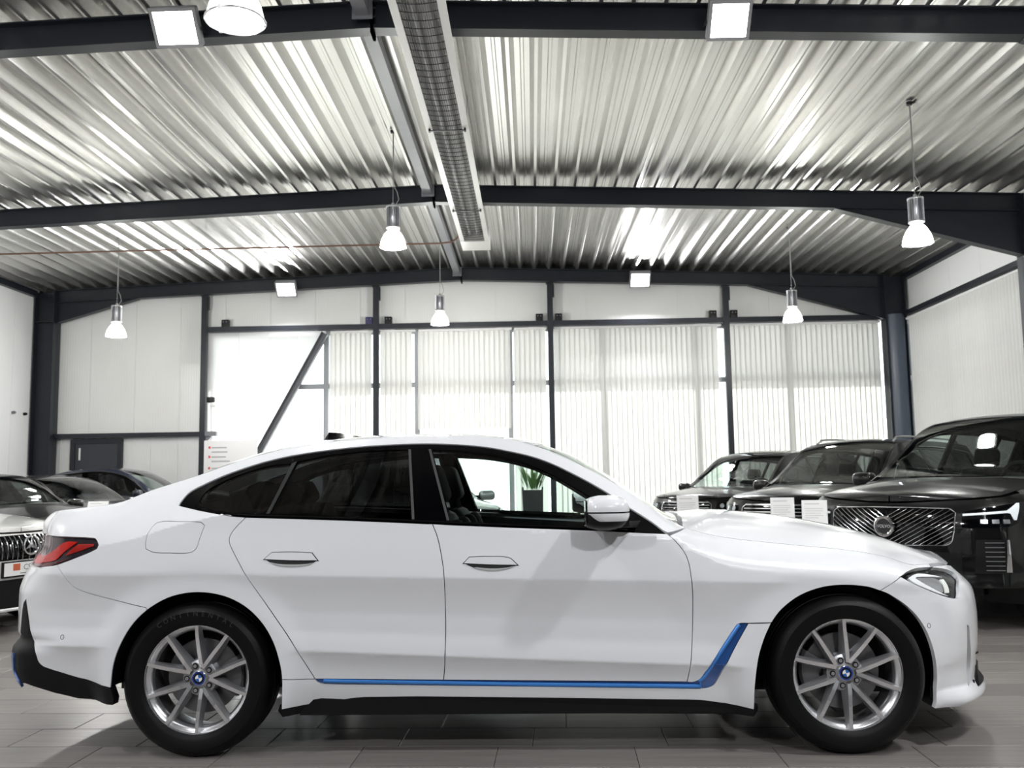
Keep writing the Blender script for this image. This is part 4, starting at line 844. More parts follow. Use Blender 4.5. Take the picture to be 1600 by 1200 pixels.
# ---- tail lamps and rear end
tl = np.vstack([tail, [(-2.45, .832), (-2.72, .86), (-2.78, .90), (-2.72, .955), (-2.45, .975), (-2.30, .976)]])
RED = mat('lamp_red', (.50, .012, .005), .25, coat=.3, emit=(1, .03, .01), es=.10); DRED = mat('lamp_dark_red', (.10, .006, .008), .2, coat=.6)
for side in (0, 1):
    h = Patch().wall(S, [tl], sides=(side,), gap=.003, off=.012, rim=0).build('tail_lamp', mat('smoked_lamp', (.014, .013, .018), .25, coat=.8), car)
    r1 = np.vstack([q['tail_red'], ])
    rr_ = np.array([(-2.40, .872), (-2.25, .880)]); 
    Patch().wall(S, [loop_smooth(np.vstack([q['tail_red'], [(-2.33, .846), (-2.60, .86), (-2.62, .885), (-2.33, .885)]]), 3, 30)], sides=(side,), gap=0, off=.006, rim=.004, fine=.012).build('light_guide', RED, h)
    Patch().wall(S, [loop_smooth(q['tail_red2'], 3, 30)], sides=(side,), gap=0, off=.006, rim=.004, fine=.012).build('light_guide', mat('lamp_red_soft', (.42, .014, .008), .3, coat=.6, emit=(1, .03, .01), es=.03), h)
    Patch().wall(S, [np.vstack([q['tail_dim'][[0, 1, 2, 3, 4]], [(-2.33, .834), (-2.55, .842), (-2.55, .852), (-2.33, .845)]])], sides=(side,), gap=0, off=.005, rim=.003, fine=.012).build('reflector', DRED, h)
    Patch().wall(S, [tl], sides=(side,), gap=.002, off=.001, rim=.02).build('lens_cover', glass('red_lens', (.86, .80, .82), 1.15, graze=.3), h)
rb = curve('rb_black'); rbi = q['rb_inner']
rbot = q['rb_bottom'][::-1]
low = np.vstack([[(ST, .30)], [(-2.6, .285)], rbot, [(-1.80, .262)], rb[::-1], [(-2.335, .665)], [(-2.345, .63), (-2.36, .53), (-2.40, .505), (ST, .505)]])
white_rb = np.vstack([[(ST, .51), (-2.40, .51), (-2.362, .535), (-2.347, .632), (-2.335, .668), (-2.312, .685)], rb[1:], r_arch[:ra_j + 1], RB[::-1], tail[::-1][:3], [(-2.45, .826), (-2.75, .80), (ST, .80)]])
bp = Patch().wall(S, [white_rb], gap=.0015).build('rear_bumper', PAINT, car)
Patch().wall(S, [low], gap=.001, rim=.05).build('lower_valance', SKIRT, bp)
Patch().wall(S, [[(-2.365, .43), (-2.39, .44), (-2.42, .42), (-2.40, .30), (-2.355, .28), (-2.345, .30), (-2.37, .36)]], off=-.006, rim=.012, fine=.012).build('blue_accent', BLUE, bp)
tg = np.vstack([[(ST, .805), (-2.80, .805), (-2.80, .90), (-2.72, .962), (-2.45, .982), (-2.31, .982)], top_line(S, -2.305, ST, 20, -.004)])
gate = Patch().wall(S, [tg]).build('tailgate', PAINT, car)
# ---- sensors
def ring(sc_, r, n=18): return np.array([(sc_[0] + r*math.cos(2*math.pi*i/n), sc_[1] + r*math.sin(2*math.pi*i/n)) for i in range(n)])
for k in ('sensor_f', 'sensor_r'):
    c_ = q[k][0]; Patch().wall(S, [ring(c_, .011), ring(c_, .0086)], gap=0, off=-.0008, rim=.002, fine=.01).build('parking_sensor', mat('sensor_grey', (.12, .12, .13), .5), car)
# ---- sill, blue accent, skirt
for side in (0, 1):
    Patch().wall(S, [loop_smooth(q['sill'], 3, 28)], sides=(side,), gap=.0012).build('sill_panel', PAINT, car)
    Patch().wall(S, [blue_tr], sides=(side,), gap=.001, off=.010, rim=.0, step=(.05, .01)).build('sill_accent', BLUE, car)
    mid_ = [(s_, float(np.interp(s_, [-.88, .03, .65, .80], [.3225, .3005, .2895, .2875]))) for s_ in np.linspace(-.87, .80, 24)] + [(a_ + .010, b_) for a_, b_ in q['blue'][7:13]]
    tp = [S.wall(np.array(a_), np.array(b_)) + np.array([0, .005, 0]) for a_, b_ in mid_]
    MB().tube([(p_[0], p_[1] if side == 0 else -p_[1], p_[2]) for p_ in tp], .0095, 10).build('accent_highlight', mat('blue_highlight', (.05, .22, .62), .3, metal=.2, coat=.5), car)  # lighter blue tube paints the light caught along the accent strip
    sk = np.vstack([q['skirt_top'], [(1.02, .16), (.03, .168), (-1.04, .175)]])
    Patch().wall(S, [sk], sides=(side,), gap=.0, off=.004, rim=.06).build('side_skirt', SKIRT, car)
# ---- hood, windscreen, roof, tailgate top, rear screen
s_ws1, s_ws0 = float(S.s_of(.74)), float(S.s_of(.085)); s_rf = float(S.s_of(-1.18)); s_rs = float(S.s_of(-1.86))
s_hd = float(S.s_of(.765))
hood = Patch().loft(S, s_hd, SN - .02, ns=60, nv=22, v0=.006).build('bonnet', PAINT, car)
cp = Patch().loft(S, s_ws1 - .01, s_hd + .02, ns=8, nv=14, v0=.06, off=.02, rim=0).build('cowl', BLACK, car)
MB().tube([(.80, -.55, .955), (.83, -.2, .97), (.84, .15, .972)], .008, 6).build('wiper', BLACK, cp)
Patch().loft(S, s_ws0 + .004, s_ws1, ns=30, nv=16, v0=.02, off=.004, rim=0).build('windscreen', GL_WS, car)
wb = Patch().loft(S, s_ws0 + .004, s_ws1, ns=30, nv=3, v0=.006, v1=.045, off=.006, rim=0); wb.build('windscreen_seal', BLACK, car)
roof = Patch().loft(S, s_rf + .003, s_ws0, ns=40, nv=20, v0=.004).build('roof', PAINT, car)
Patch().loft(S, s_rf + .05, s_ws0 - .02, ns=24, nv=10, v0=.03, off=.035, rim=0).build('headliner', HEADL, car)
Patch().loft(S, s_rs + .003, s_rf, ns=20, nv=14, v0=.03, off=.004, rim=0).build('rear_screen', GL_R, car)
Patch().loft(S, s_rs, s_rf, ns=20, nv=3, v0=.004, v1=.04, off=.006, rim=0).build('screen_seal', BLACK, car)
Patch().loft(S, ST + .02, s_rs, ns=30, nv=18, v0=.004).build('deck', PAINT, gate)
fin = MB(); fz = S.loft(np.array(S.s_of(-1.02)), np.array(1.))[2]
P0 = [(-1.10, 0, fz - .02), (-1.06, .035, fz - .012), (-.86, .03, fz + .012), (-.80, 0, fz + .008), (-.86, -.03, fz + .012), (-1.06, -.035, fz - .012), (-1.055, 0, fz + .050), (-1.0, 0, fz + .046), (-.9, 0, fz + .028)]
fin.add(P0, [(0, 1, 6), (1, 7, 6), (1, 2, 8, 7), (2, 3, 8), (0, 6, 5), (5, 6, 7), (5, 7, 8, 4), (4, 8, 3)], 0, True).build('roof_antenna', GLOSSB, car)
# ---- glazing
panes = {k: loop_smooth(q[k], 3, 50) for k in ('quarter_glass', 'rear_glass', 'front_glass')}
strips = [loop_smooth(q['b_panel'], 1, 10)]
for side in (0, 1):
    o = Patch().wall(S, [dlo] + [panes[k] for k in panes], sides=(side,), gap=.001, off=.005, rim=.02).build('window_surround', GLOSSB, car)
    Patch().wall(S, [loop_smooth(q['door_strip_r'], 1, 10)], sides=(side,), gap=0, off=-.001, rim=.006).build('divider_bar', SATB, o)
    for a_, b_ in ((q['b_panel'][0], q['b_panel'][3]), (q['b_panel'][1], q['b_panel'][2])):
        Patch().wall(S, [np.array([a_ + [-.006, 0], a_ + [.006, 0], b_ + [.006, 0], b_ + [-.006, 0]])], sides=(side,), gap=0, off=.001, rim=.006).build('pillar_bar', mat('pillar_grey', (.05, .05, .052), .4), o)
    for k, nm, g_ in (('quarter_glass', 'quarter_window', GL_R), ('rear_glass', 'rear_window', GL_R), ('front_glass', 'front_window', GL_F)):
        Patch().wall(S, [panes[k]], sides=(side,), gap=-.004, off=.009, rim=0).build(nm, g_, car)
    t1, t2 = q['dlo_bot'][:, 0].min(), q['dlo_bot'][:, 0].max()
    # bright reveal under the glass
    ln = curve('dlo_bot'); ln = ln[::-1]; pts3 = [tuple(S.wall(a, b + .012) + np.array([0, -.003, 0])) for a, b in ln[4:-4]]
    MB().tube([(x_, y_ if side == 0 else -y_, z_) for x_, y_, z_ in pts3], .004, 6).build('belt_moulding', GLOSSB, o)
# ---- handles
for side in (0, 1):
    for kh, kc in (('handle_r', 'cup_r'), ('handle_f', 'cup_f')):
        c = Patch().wall(S, [loop_smooth(q[kc], 4, 60)], sides=(side,), gap=0, off=-.0012, rim=.004, fine=.012, step=(.02, .01)).build('handle_recess', mat('recess_black', (.006, .006, .007), .6), car)
        hl = loop_smooth(q[kh], 4, 40); hl = hl[::-1] if area2(hl) < 0 else hl
        Patch().wall(S, [offset_loop(hl, -.0035), offset_loop(hl, .002)], sides=(side,), gap=0, off=-.0006, rim=0, fine=.012, step=(.02, .01)).build('handle_seam', BLACK, c)
        o = Patch().wall(S, [loop_smooth(q[kh], 4, 40)], sides=(side,), gap=0, off=-.007, rim=.009, fine=.012, step=(.02, .01)).build('door_handle', PAINT, car)
        lp = loop_smooth(q[kc], 4, 60); mid = lp.mean(0); lower_lip = np.array([p_ if p_[1] > mid[1] else p_ for p_ in lp])
        w0, w1 = lp[:, 0].min(), lp[:, 0].max(); bot = lp[lp[:, 1] < mid[1] + .004]; bot = bot[np.argsort(bot[:, 0])]
        up = bot + np.array([0, .0]); up = np.stack([bot[:, 0], bot[:, 1] + .010 * np.sin(np.pi * np.clip((bot[:, 0] - w0) / (w1 - w0), 0, 1))], 1)
        Patch().wall(S, [np.vstack([bot, up[::-1][1:-1]])], sides=(side,), gap=0, off=-.004, rim=.003, fine=.012).build('grip_lip', mat('grip_grey', (.40, .40, .41), .4), o)
# ---- door mirrors
def mirror(side):
    root = MB(); sg = 1 if side == 0 else -1
    # cap: superellipsoid shell flattened at the rear
    def shell(cx, cy, cz, ax, ay, az, e=2.6, z0=-1., z1=1., n=26, m=10, back=.75):
        vs, fs = [], []
        for j in range(m + 1):
            h = z0 + (z1 - z0) * j / m; rr = max(0, 1 - abs(h)**e)**(1/e)
            for i in range(n):
                t = 2*math.pi*i/n; c, s_ = math.cos(t), math.sin(t); k = (abs(c)**e + abs(s_)**e)**(-1/e); x = c*k*rr
                vs.append((cx + ax * (x if x > -back else -back), cy + ay * s_*k*rr, cz + az * h))
        fs = [(j*n+i, j*n+(i+1) % n, (j+1)*n+(i+1) % n, (j+1)*n+i) for j in range(m) for i in range(n)]
        return vs, fs + [tuple(range(n))[::-1], tuple(range(m*n, (m+1)*n))]
    fy = lambda V: [(x, y * sg, z) for x, y, z in V]
    cx, cy, cz = .392, -1.005, 1.056
    v, f_ = shell(cx, cy, cz + .004, .105, .105, .070, z0=0., z1=.985); cap = MB().add(fy(v), f_, 0, True).build('mirror_cap', PAINT, car)
    v, f_ = shell(cx, cy, cz, .105, .107, .066, z0=-.55, z1=-.04); v = [(x + (.0 if x > cx - .02 else (.028 * (cz - z) / .04)), y, z) for x, y, z in v]
    MB().add(fy(v), f_, 0, True).build('mirror_skirt', PAINT, cap)
    v, f_ = shell(cx - .005, cy + .004, cz - .004, .104, .098, .074, z0=-.99, z1=.9); MB().add(fy(v), f_, 0, True).build('mirror_housing', SATB, cap)
    MB().box((cx - .0875, (cy - .07)*sg if sg > 0 else (cy + .07)*sg, cz - .05), (cx - .0855, (cy + .07)*sg if sg > 0 else (cy - .07)*sg, cz + .05)).build('mirror_glass', CHROME, cap)
    MB().add(fy([(.41, -.96, .985), (.50, -.96, .99), (.56, -.80, .975), (.47, -.80, .968), (.41, -.96, 1.005), (.50, -.96, 1.015), (.57, -.80, 1.01), (.47, -.80, .995)]), [(0, 1, 2, 3), (4, 7, 6, 5), (0, 4, 5, 1), (1, 5, 6, 2), (2, 6, 7, 3), (3, 7, 4, 0)]).build('mirror_arm', SATB, cap)
    return cap
for side in (0, 1): mirror(side)
# ---- wheels
def roundel(mb, y, r, m_blue, m_white, m_black, m_ring):
    def disc(r0, r1, a0, a1, yy, m, n=12):
        vs = [(rr*math.cos(a0+(a1-a0)*i/n), yy, rr*math.sin(a0+(a1-a0)*i/n)) for rr in (r0, r1) for i in range(n+1)]
        mb.add(vs, [(i, i+1, n+2+i, n+1+i) for i in range(n)], m)
    disc(r*.80, r, 0, 2*math.pi, y, m_ring, 36); disc(r*.52, r*.80, 0, 2*math.pi, y - .0004, m_black, 36)
    for k in range(4): disc(.0001, r*.52, k*math.pi/2 + .25, (k+1)*math.pi/2 + .25, y - .0004, m_white if k % 2 else m_blue)
RIMD = mat('rim_grey', (.42, .42, .435), .35, metal=.75); RIMF = mat('rim_machined', (.88, .88, .90), .24, metal=.9)
DISC = mat('brake_disc', (.24, .24, .25), .35, metal=.9); CALI = mat('brake_caliper', (.16, .16, .165), .45, metal=.3)
def make_wheel(R, rr, wdt, caliper_dir):
    """outer face towards -y; hub at the origin"""
    w_ = MB(); yo = -.004
    w_.lathe([(rr*.985, -.105+.19), (rr*.93, .09), (rr*.90, .05), (rr*.87, -.02), (rr*.86, -.055), (rr*.905, -.075), (rr*.955, -.082), (rr*.965, -.095), (rr, -.097), (rr, -.090), (rr*.985, -.06), (rr*.985, .085)], 64, axis='y')
    hub = w_.build('wheel', RIMF, car)
    t = MB(); h = wdt/2
    t.lathe([(rr*.97, h*.86), (rr*1.0, h*.93), (rr+.03, h*1.02), ((rr+R)/2, h*1.05), (R-.022, h*.94), (R-.006, h*.78), (R, h*.5), (R, h*.42), (R-.007, h*.40), (R-.007, h*.36), (R, h*.34), (R, .012), (R-.007, .008), (R-.007, -.008), (R, -.012), (R, -h*.34), (R-.007, -h*.36), (R-.007, -h*.40), (R, -h*.42), (R, -h*.5), (R-.006, -h*.78), (R-.022, -h*.94), (R-.024, -h*.965), ((rr+R)/2+.008, -h*1.05), ((rr+R)/2, -h*1.045), (rr+.03, -h*1.02), (rr+.022, -h*1.0), (rr+.016, -h*.99), (rr*1.0, -h*.93), (rr*.97, -h*.86)], 72, axis='y')
    tyre = t.build('tyre', RUBBER, hub)
    for k in range(10):
        a = math.pi/2 + .02 + k*math.pi/5; side_ = 1 if k % 2 else -1
        s_ = MB(); ca, sa = math.cos(a), math.sin(a)
        def P(r, tt, y): return (ca*r - sa*tt, y, sa*r + ca*tt)
        n_ = 6
        for i in range(n_):
            pass
        secs = []
        for r, hw, y, dp in ((.045, .0085, -.068, .05), (.09, .0085, -.080, .05), (.14, .0080, -.088, .04), (.19, .0076, -.093, .035), (rr*.92, .0074, -.095, .03), (rr*.98, .0078, -.096, .02)):
            tw = side_ * .016 * max(0, 1 - r/.2)
            secs.append([P(r, -hw + tw, y), P(r, hw + tw, y), P(r, hw*1.9 + tw + .012*(1 if side_ < 0 else .3)*max(0, 1-r/.26), y + dp), P(r, -hw*1.9 + tw - .012*(1 if side_ > 0 else .3)*max(0, 1-r/.26), y + dp)])
        for A, B in zip(secs[:-1], secs[1:]):
            s_.add(A + B, [(0, 1, 5, 4)], 0, False); s_.add(A + B, [(1, 2, 6, 5), (3, 0, 4, 7), (2, 3, 7, 6)], 1, False)
        s_.build('spoke', [RIMF, RIMD], hub)
    c = MB(); c.lathe([(0, -.062), (.030, -.062), (.034, -.060), (.062, -.058), (.078, -.05), (.084, -.03), (.08, .02), (0, .02)], 40, axis='y'); c.build('hub', RIMD, hub)
    for k in range(5):
        a = math.pi/2 + .35 + k*2*math.pi/5; x_, z_ = .056*math.cos(a), .056*math.sin(a)
        l = MB(); l.lathe([(.0155, -.064), (.0135, -.064), (.013, -.045)], 16, axis='y', c=(x_, 0, z_)); l.cyl((x_, -.0635, z_), (x_, -.06, z_), .0130, n=16, m=1); l.cyl((x_, -.068, z_), (x_, -.05, z_), .0085, n=6, m=0); l.build('lug_bolt', [RIMD, BLACK], hub)
    r_ = MB(); r_.lathe([(.0, -.071), (.029, -.071), (.032, -.069), (.0325, -.06)], 32, axis='y', m=0); roundel(r_, -.0715, .030, 1, 2, 3, 4)
    r_.build('hub_cap', [CHROME, mat('badge_blue', (.02, .12, .42), .3), mat('badge_white', (.85, .85, .86), .3), BLACK, mat('badge_ring_blue', (.018, .05, .28), .3)], hub)
    d = MB(); d.lathe([(.07, .0), (.08, -.012), (.085, .0), (.165, .0), (.167, .006), (.165, .022), (.085, .022)], 48, axis='y'); d.lathe([(0, -.02), (.075, -.02), (.08, .0)], 32, axis='y'); d.build('brake_disc', DISC, hub)
    cb = MB(); a0 = 0 if caliper_dir > 0 else math.pi
    vs = []
    for i in range(9):
        a = a0 + (i - 4) * .13
        for r, y in ((.105, -.022), (.178, -.022), (.186, .0), (.178, .045), (.105, .045)): vs.append((r*math.cos(a), y, r*math.sin(a)))
    cb.add(vs, [(i*5+j, i*5+(j+1) % 5, (i+1)*5+(j+1) % 5, (i+1)*5+j) for i in range(8) for j in range(5)] + [(0, 1, 2, 3, 4), (40, 41, 42, 43, 44)])
    cb.build('brake_caliper', CALI, hub)
    return hub
wr = make_wheel(.338, .244, .232, 1)
wf = make_wheel(.338, .244, .232, -1)
def put_wheel(o, x, near):
    o.location = (x, -.788 if near else .788, .338); o.rotation_euler = (0, 0, 0 if near else math.pi)
put_wheel(wr, -1.435, True); put_wheel(wf, 1.435, True)
w2 = dup(wr, car); put_wheel(w2, -1.435, False); w3 = dup(wf, car); put_wheel(w3, 1.435, False)
for wheel_ in (wr,):
    tx = MB()
    for i, ch in enumerate('CONTINENTAL'):
        a = math.radians(90 + 34 - i * 6.8); r = .291
        text_faces(tx, ch, .030, (r*math.cos(a), -.1235, r*math.sin(a)), (math.sin(a), 0, -math.cos(a)), (math.cos(a), 0, math.sin(a)))
    tx.build('tyre_lettering', mat('rubber_letter', (.035, .035, .036), .35), wheel_)
# ---- wheel housings, underbody, inner shell
for sgn in (-1, 1):
    for ar in (r_arch, f_arch):
        a = S.wall(ar[:, 0], ar[:, 1]); m = MB(); k = len(a); inn = a.copy(); inn[:, 1] = -.50; out = a.copy(); out[:, 1] += .006
        vs = [(x_, -sgn*y_ if sgn > 0 else y_, z_) for x_, y_, z_ in np.vstack([out, inn]).tolist()]
        m.add(vs, [(i, i+1, k+i+1, k+i) for i in range(k-1)], 0, True); m.add(vs[k:], [tuple(range(k))])
        m.build('wheel_housing', BLACK, car)
ub = MB()
ub.box((-.98, -.84, .17), (.98, .84, .25)).box((-2.30, -.62, .27), (-1.9, .62, .36)).box((-1.95, -.5, .22), (2.0, .5, .3)).box((1.86, -.6, .19), (2.1, .6, .25)); ub.build('underbody', BLACK, car)
# inner shell behind the panel joints
outer = np.vstack([[(-2.28, .40)], [(-1.86, .36)], r_arch[::4] + np.array([0, .0]), [(-1.03, .20), (1.01, .20)], f_arch[::4], [(1.86, .22), (2.05, .25), (2.05, .6), (1.7, .70), (1.4, .80), (.95, .86), (.76, .90), (.6, .925), (-.3, .985), (-1.2, 1.03), (-1.6, 1.06), (-1.9, 1.0), (-2.2, .95)]])
for side in (0, 1): Patch().wall(S, [outer], sides=(side,), gap=.004, off=.03, rim=0, step=(.08, .05)).build('inner_shell', DARKIN, car)
# ---- interior
def seat(x, y, back=True, w=.50):
    t = MB(); t.rbox((x - .27, y - w/2, .36), (x + .28, y + w/2, .56), .06); t.build('seat_cushion', DARKIN, car)
    M = Matrix.Translation((x - .22, y, .52)) @ Matrix.Rotation(math.radians(-22), 4, 'Y')
    b = MB(); b.rbox((-.09, -w/2, -.05), (.07, w/2, .56), .06, M=M); b.rbox((-.05, -w/2 + .02, .0), (.12, -w/2 + .12, .5), .04, M=M).rbox((-.05, w/2 - .12, .0), (.12, w/2 - .02, .5), .04, M=M); bk = b.build('seat_back', DARKIN, car)
    hM = Matrix.Translation((x - .22, y, .52)) @ Matrix.Rotation(math.radians(-18), 4, 'Y')
    MB().rbox((-.07, -.13, .60), (.05, .13, .80), .04, M=hM).cyl(hM @ Vector((0, -.06, .5)), hM @ Vector((0, -.06, .62)), .008).cyl(hM @ Vector((0, .06, .5)), hM @ Vector((0, .06, .62)), .008).build('head_restraint', DARKIN, bk)
for y in (-.37, .37): seat(.02, y)
t = MB(); t.rbox((-1.0, -.62, .38), (-.48, .62, .56), .06).build('rear_bench', DARKIN, car)
M = Matrix.Translation((-.98, 0, .52)) @ Matrix.Rotation(math.radians(-26), 4, 'Y')
rbk = MB().rbox((-.08, -.62, -.05), (.08, .62, .62), .06, M=M).build('rear_backrest', DARKIN, car)
for y in (-.4, 0, .4): MB().rbox((-.06, -.12, .63), (.05, .12, .76), .035, M=Matrix.Translation((0, y, 0)) @ M).build('head_restraint', DARKIN, rbk)
MB().rbox((.50, -.62, .62), (.78, .62, .95), .06).build('dashboard', DARKIN, car)
MB().rbox((-.95, -.74, .26), (1.0, .74, .32), .02).build('cabin_floor', DARKIN, car)
MB().rbox((-1.95, -.66, .55), (-1.15, .66, 1.02), .04).build('parcel_shelf', DARKIN, car)
MB().rbox((-.2, -.11, .4), (.6, .11, .68), .04).build('centre_console', DARKIN, car)
sw = MB(); M = Matrix.Translation((.40, .37, .96)) @ Matrix.Rotation(math.radians(-66), 4, 'Y')
sw.tube([tuple(M @ Vector((.185*math.cos(a), .185*math.sin(a), 0))) for a in np.linspace(0, 2*math.pi, 33)], .017, 10); sw.rbox((-.06, -.075, -.03), (.06, .075, .02), .02, M=M)
for a in (math.pi*.0, math.pi, -math.pi/2): sw.tube([tuple(M @ Vector((.05*math.cos(a+math.pi/2), .05*math.sin(a+math.pi/2), 0))), tuple(M @ Vector((.18*math.cos(a+math.pi/2), .18*math.sin(a+math.pi/2), 0)))], .014, 6)
sw.build('steering_wheel', mat('wheel_leather', (.02, .02, .021), .35), car)
MB().tube([(.66, .37, .88), (.40, .37, .95)], .035, 10).build('steering_column', DARKIN, car)
MB().rbox((.50, -.30, .98), (.53, .55, 1.10), .01).build('display', GLOSSB, car)
# ================================================================ other cars in the hall
SUV = CarSurf(
    plan=[(-2.58, 0), (-2.57, .4), (-2.51, .68), (-2.36, .86), (-2.05, .95), (-1, .975), (0, .98), (1, .975), (1.6, .955), (1.9, .915), (2.08, .83), (2.21, .68), (2.30, .42), (2.345, .2), (2.36, 0)],
    side=[(.2, .09), (.33, .05), (.5, .035), (.62, .045), (.78, .03), (.92, .004), (.98, .004), (1.06, .02), (1.12, .035), (1.3, .06), (1.7, .1)],
    rear=[(.25, .1), (.4, 0), (.7, 0), (.95, .03), (1.15, .07), (1.4, .16), (1.7, .30)],
    front=[(.2, .14), (.28, .05), (.36, .0), (.45, .01), (.6, 0), (.78, 0), (.90, .025), (.98, .05), (1.05, .10), (1.2, .3)],
    top=[(-2.58, 1.64, -.30, 1.12, .05), (-2.4, 1.665, -.30, 1.12, .05), (-2.1, 1.685, -.31, 1.12, .05), (-1.2, 1.72, .63, 1.12, .05), (-.3, 1.725, .63, 1.11, .05), (.15, 1.70, .64, 1.10, .05), (.40, 1.63, .66, 1.10, .05), (.80, 1.385, .71, 1.09, .05), (1.10, 1.19, .76, 1.06, .2), (1.25, 1.12, .79, .98, .8), (1.5, 1.09, .80, .93, 1), (1.9, 1.055, .78, .92, 1), (2.08, 1.03, -.09, .91, 1), (2.21, 1.015, -.09, .91, .9), (2.30, 1.0, -.08, .90, .8), (2.36, .985, -.08, .89, .8)],
    centre=[(-2.58, 1.67), (-2.2, 1.73), (-1.2, 1.77), (-.3, 1.775), (.12, 1.755), (.40, 1.68), (.80, 1.44), (1.10, 1.24), (1.28, 1.175), (1.5, 1.165), (1.9, 1.12), (2.1, 1.085), (2.25, 1.045), (2.32, 1.01), (2.36, .985)],
    wheels=[(-1.49, .38, .41), (1.49, .38, .41)], bow=[(-2.58, 0), (-.3, .02), (.15, .08), (1.2, .12), (1.7, .06), (2.1, 0), (2.36, 0)], flare=.004)
SED = CarSurf(
    plan=[(-2.45, 0), (-2.44, .3), (-2.38, .6), (-2.27, .76), (-2.1, .86), (-1.85, .90), (-1.45, .915), (-.8, .92), (0, .92), (.8, .915), (1.3, .908), (1.6, .885), (1.82, .835), (1.99, .74), (2.11, .60), (2.205, .40), (2.25, .2), (2.265, 0)],
    side=MAIN.side.T.tolist(), rear=[(.15, .12), (.25, .04), (.3, .0), (.6, 0), (.8, .03), (1.0, .06), (1.06, .1), (1.3, .3)],
    front=[(.1, .08), (.17, .01), (.25, .0), (.4, 0), (.6, 0), (.72, .02), (.80, .045), (.86, .09), (1.0, .3)],
    top=[(-2.45, 1.06, -.13, 1.0, .5), (-2.3, 1.07, -.13, .98, .7), (-2.1, 1.085, .70, .95, .8), (-1.85, 1.115, .70, .95, .6)] + [tuple([a[0]] + [a[1], MAIN.pw[np.argmin(np.abs(MAIN.px - a[0]))] - a[2], a[3], a[4]]) for a in np.vstack([MAIN.topx, MAIN.T]).T if -1.7 < a[0] < .75] + [(.80, .985, .75, .88, .8), (.95, .965, .76, .82, 1), (1.25, .94, .76, .80, 1), (1.56, .91, .75, .78, 1), (1.8, .885, .71, .77, 1), (1.99, .865, -.10, .76, .9), (2.11, .85, -.10, .75, .8), (2.205, .84, -.09, .74, .8), (2.265, .83, -.09, .73, .7)],
    centre=[(-2.45, 1.065), (-2.2, 1.09), (-1.95, 1.13), (-1.7, 1.225), (-1.43, 1.345), (-1.12, 1.418), (-.85, 1.441), (-.58, 1.455), (-.31, 1.452), (-.07, 1.428), (.10, 1.396), (.24, 1.350), (.42, 1.255), (.65, 1.10), (.80, 1.035), (1.0, 1.03), (1.3, 1.005), (1.6, .965), (1.9, .92), (2.1, .885), (2.2, .86), (2.27, .83)],
    wheels=[(-1.42, .335, .365), (1.42, .335, .365)], bow=MAIN.bow.T.tolist())
def arch_loop(S, i, n=26):
    hx, hz, r = S.wheels[i]; a = np.linspace(math.radians(205), math.radians(-25), n)
    return np.stack([S.s_of(hx) + (r + .005) * np.cos(a), hz + (r + .005) * np.sin(a)], 1)
STY = {}
_b = np.array(Q['dlo_bot'])[::-1]
STY['sed'] = dict(S=SED, dlo=np.vstack([curve('dlo_top'), curve('dlo_bot')]), panes=[(panes['quarter_glass'], 'quarter_window', 1), (panes['rear_glass'], 'rear_window', 1), (panes['front_glass'], 'front_window', 0)],
    gx=[(-1.02, -1.22), (-.37, -.36), (.69, .68)], belt=lambda s: pchip(_b[:, 0], _b[:, 1], s), low=.24, ws=(.085, .735), rs=(-1.86, -1.18), hood0=.80, tail=-1.86, bump=1.72, rb=-1.75, R=.335, rim=.24, eyes=.0)
suv_dlo = [(-2.12, 1.13), (-2.22, 1.30), (-2.16, 1.50), (-2.0, 1.57), (-1.2, 1.635), (-.3, 1.645), (.12, 1.62), (.38, 1.535), (.72, 1.33), (1.04, 1.115), (.3, 1.09), (-.8, 1.095), (-1.6, 1.105)]
STY['suv'] = dict(S=SUV, dlo=loop_smooth(suv_dlo, 4, 50), panes=[(loop_smooth([(-2.08, 1.155), (-2.16, 1.30), (-2.12, 1.46), (-2.0, 1.535), (-1.42, 1.58), (-1.36, 1.13)], 3, 45), 'quarter_window', 1), (loop_smooth([(-1.28, 1.13), (-1.34, 1.585), (-.8, 1.605), (-.36, 1.61), (-.36, 1.12)], 3, 45), 'rear_window', 1), (loop_smooth([(-.26, 1.12), (-.26, 1.612), (.10, 1.585), (.35, 1.50), (.68, 1.305), (.94, 1.135), (.94, 1.115), (.3, 1.115)], 3, 45), 'front_window', 0)],
    gx=[(-1.16, -1.32), (-.31, -.31), (.98, 1.0)], belt=lambda s: pchip([-2.2, -1.6, -.8, .3, 1.04], [1.12, 1.105, 1.095, 1.09, 1.115], s), low=.36, ws=(.19, 1.12), rs=None, hood0=1.22, tail=-2.40, bump=1.86, rb=-1.88, R=.38, rim=.265, eyes=.0)
wheel_cache = {}
def bg_wheel(parent, x, y, R):
    global car
    o = dup(wf, parent); o.location = (x, y, R); k = R / .338; o.scale = (k, k, k); o.rotation_euler = (0, 0, 0 if y < 0 else math.pi); return o
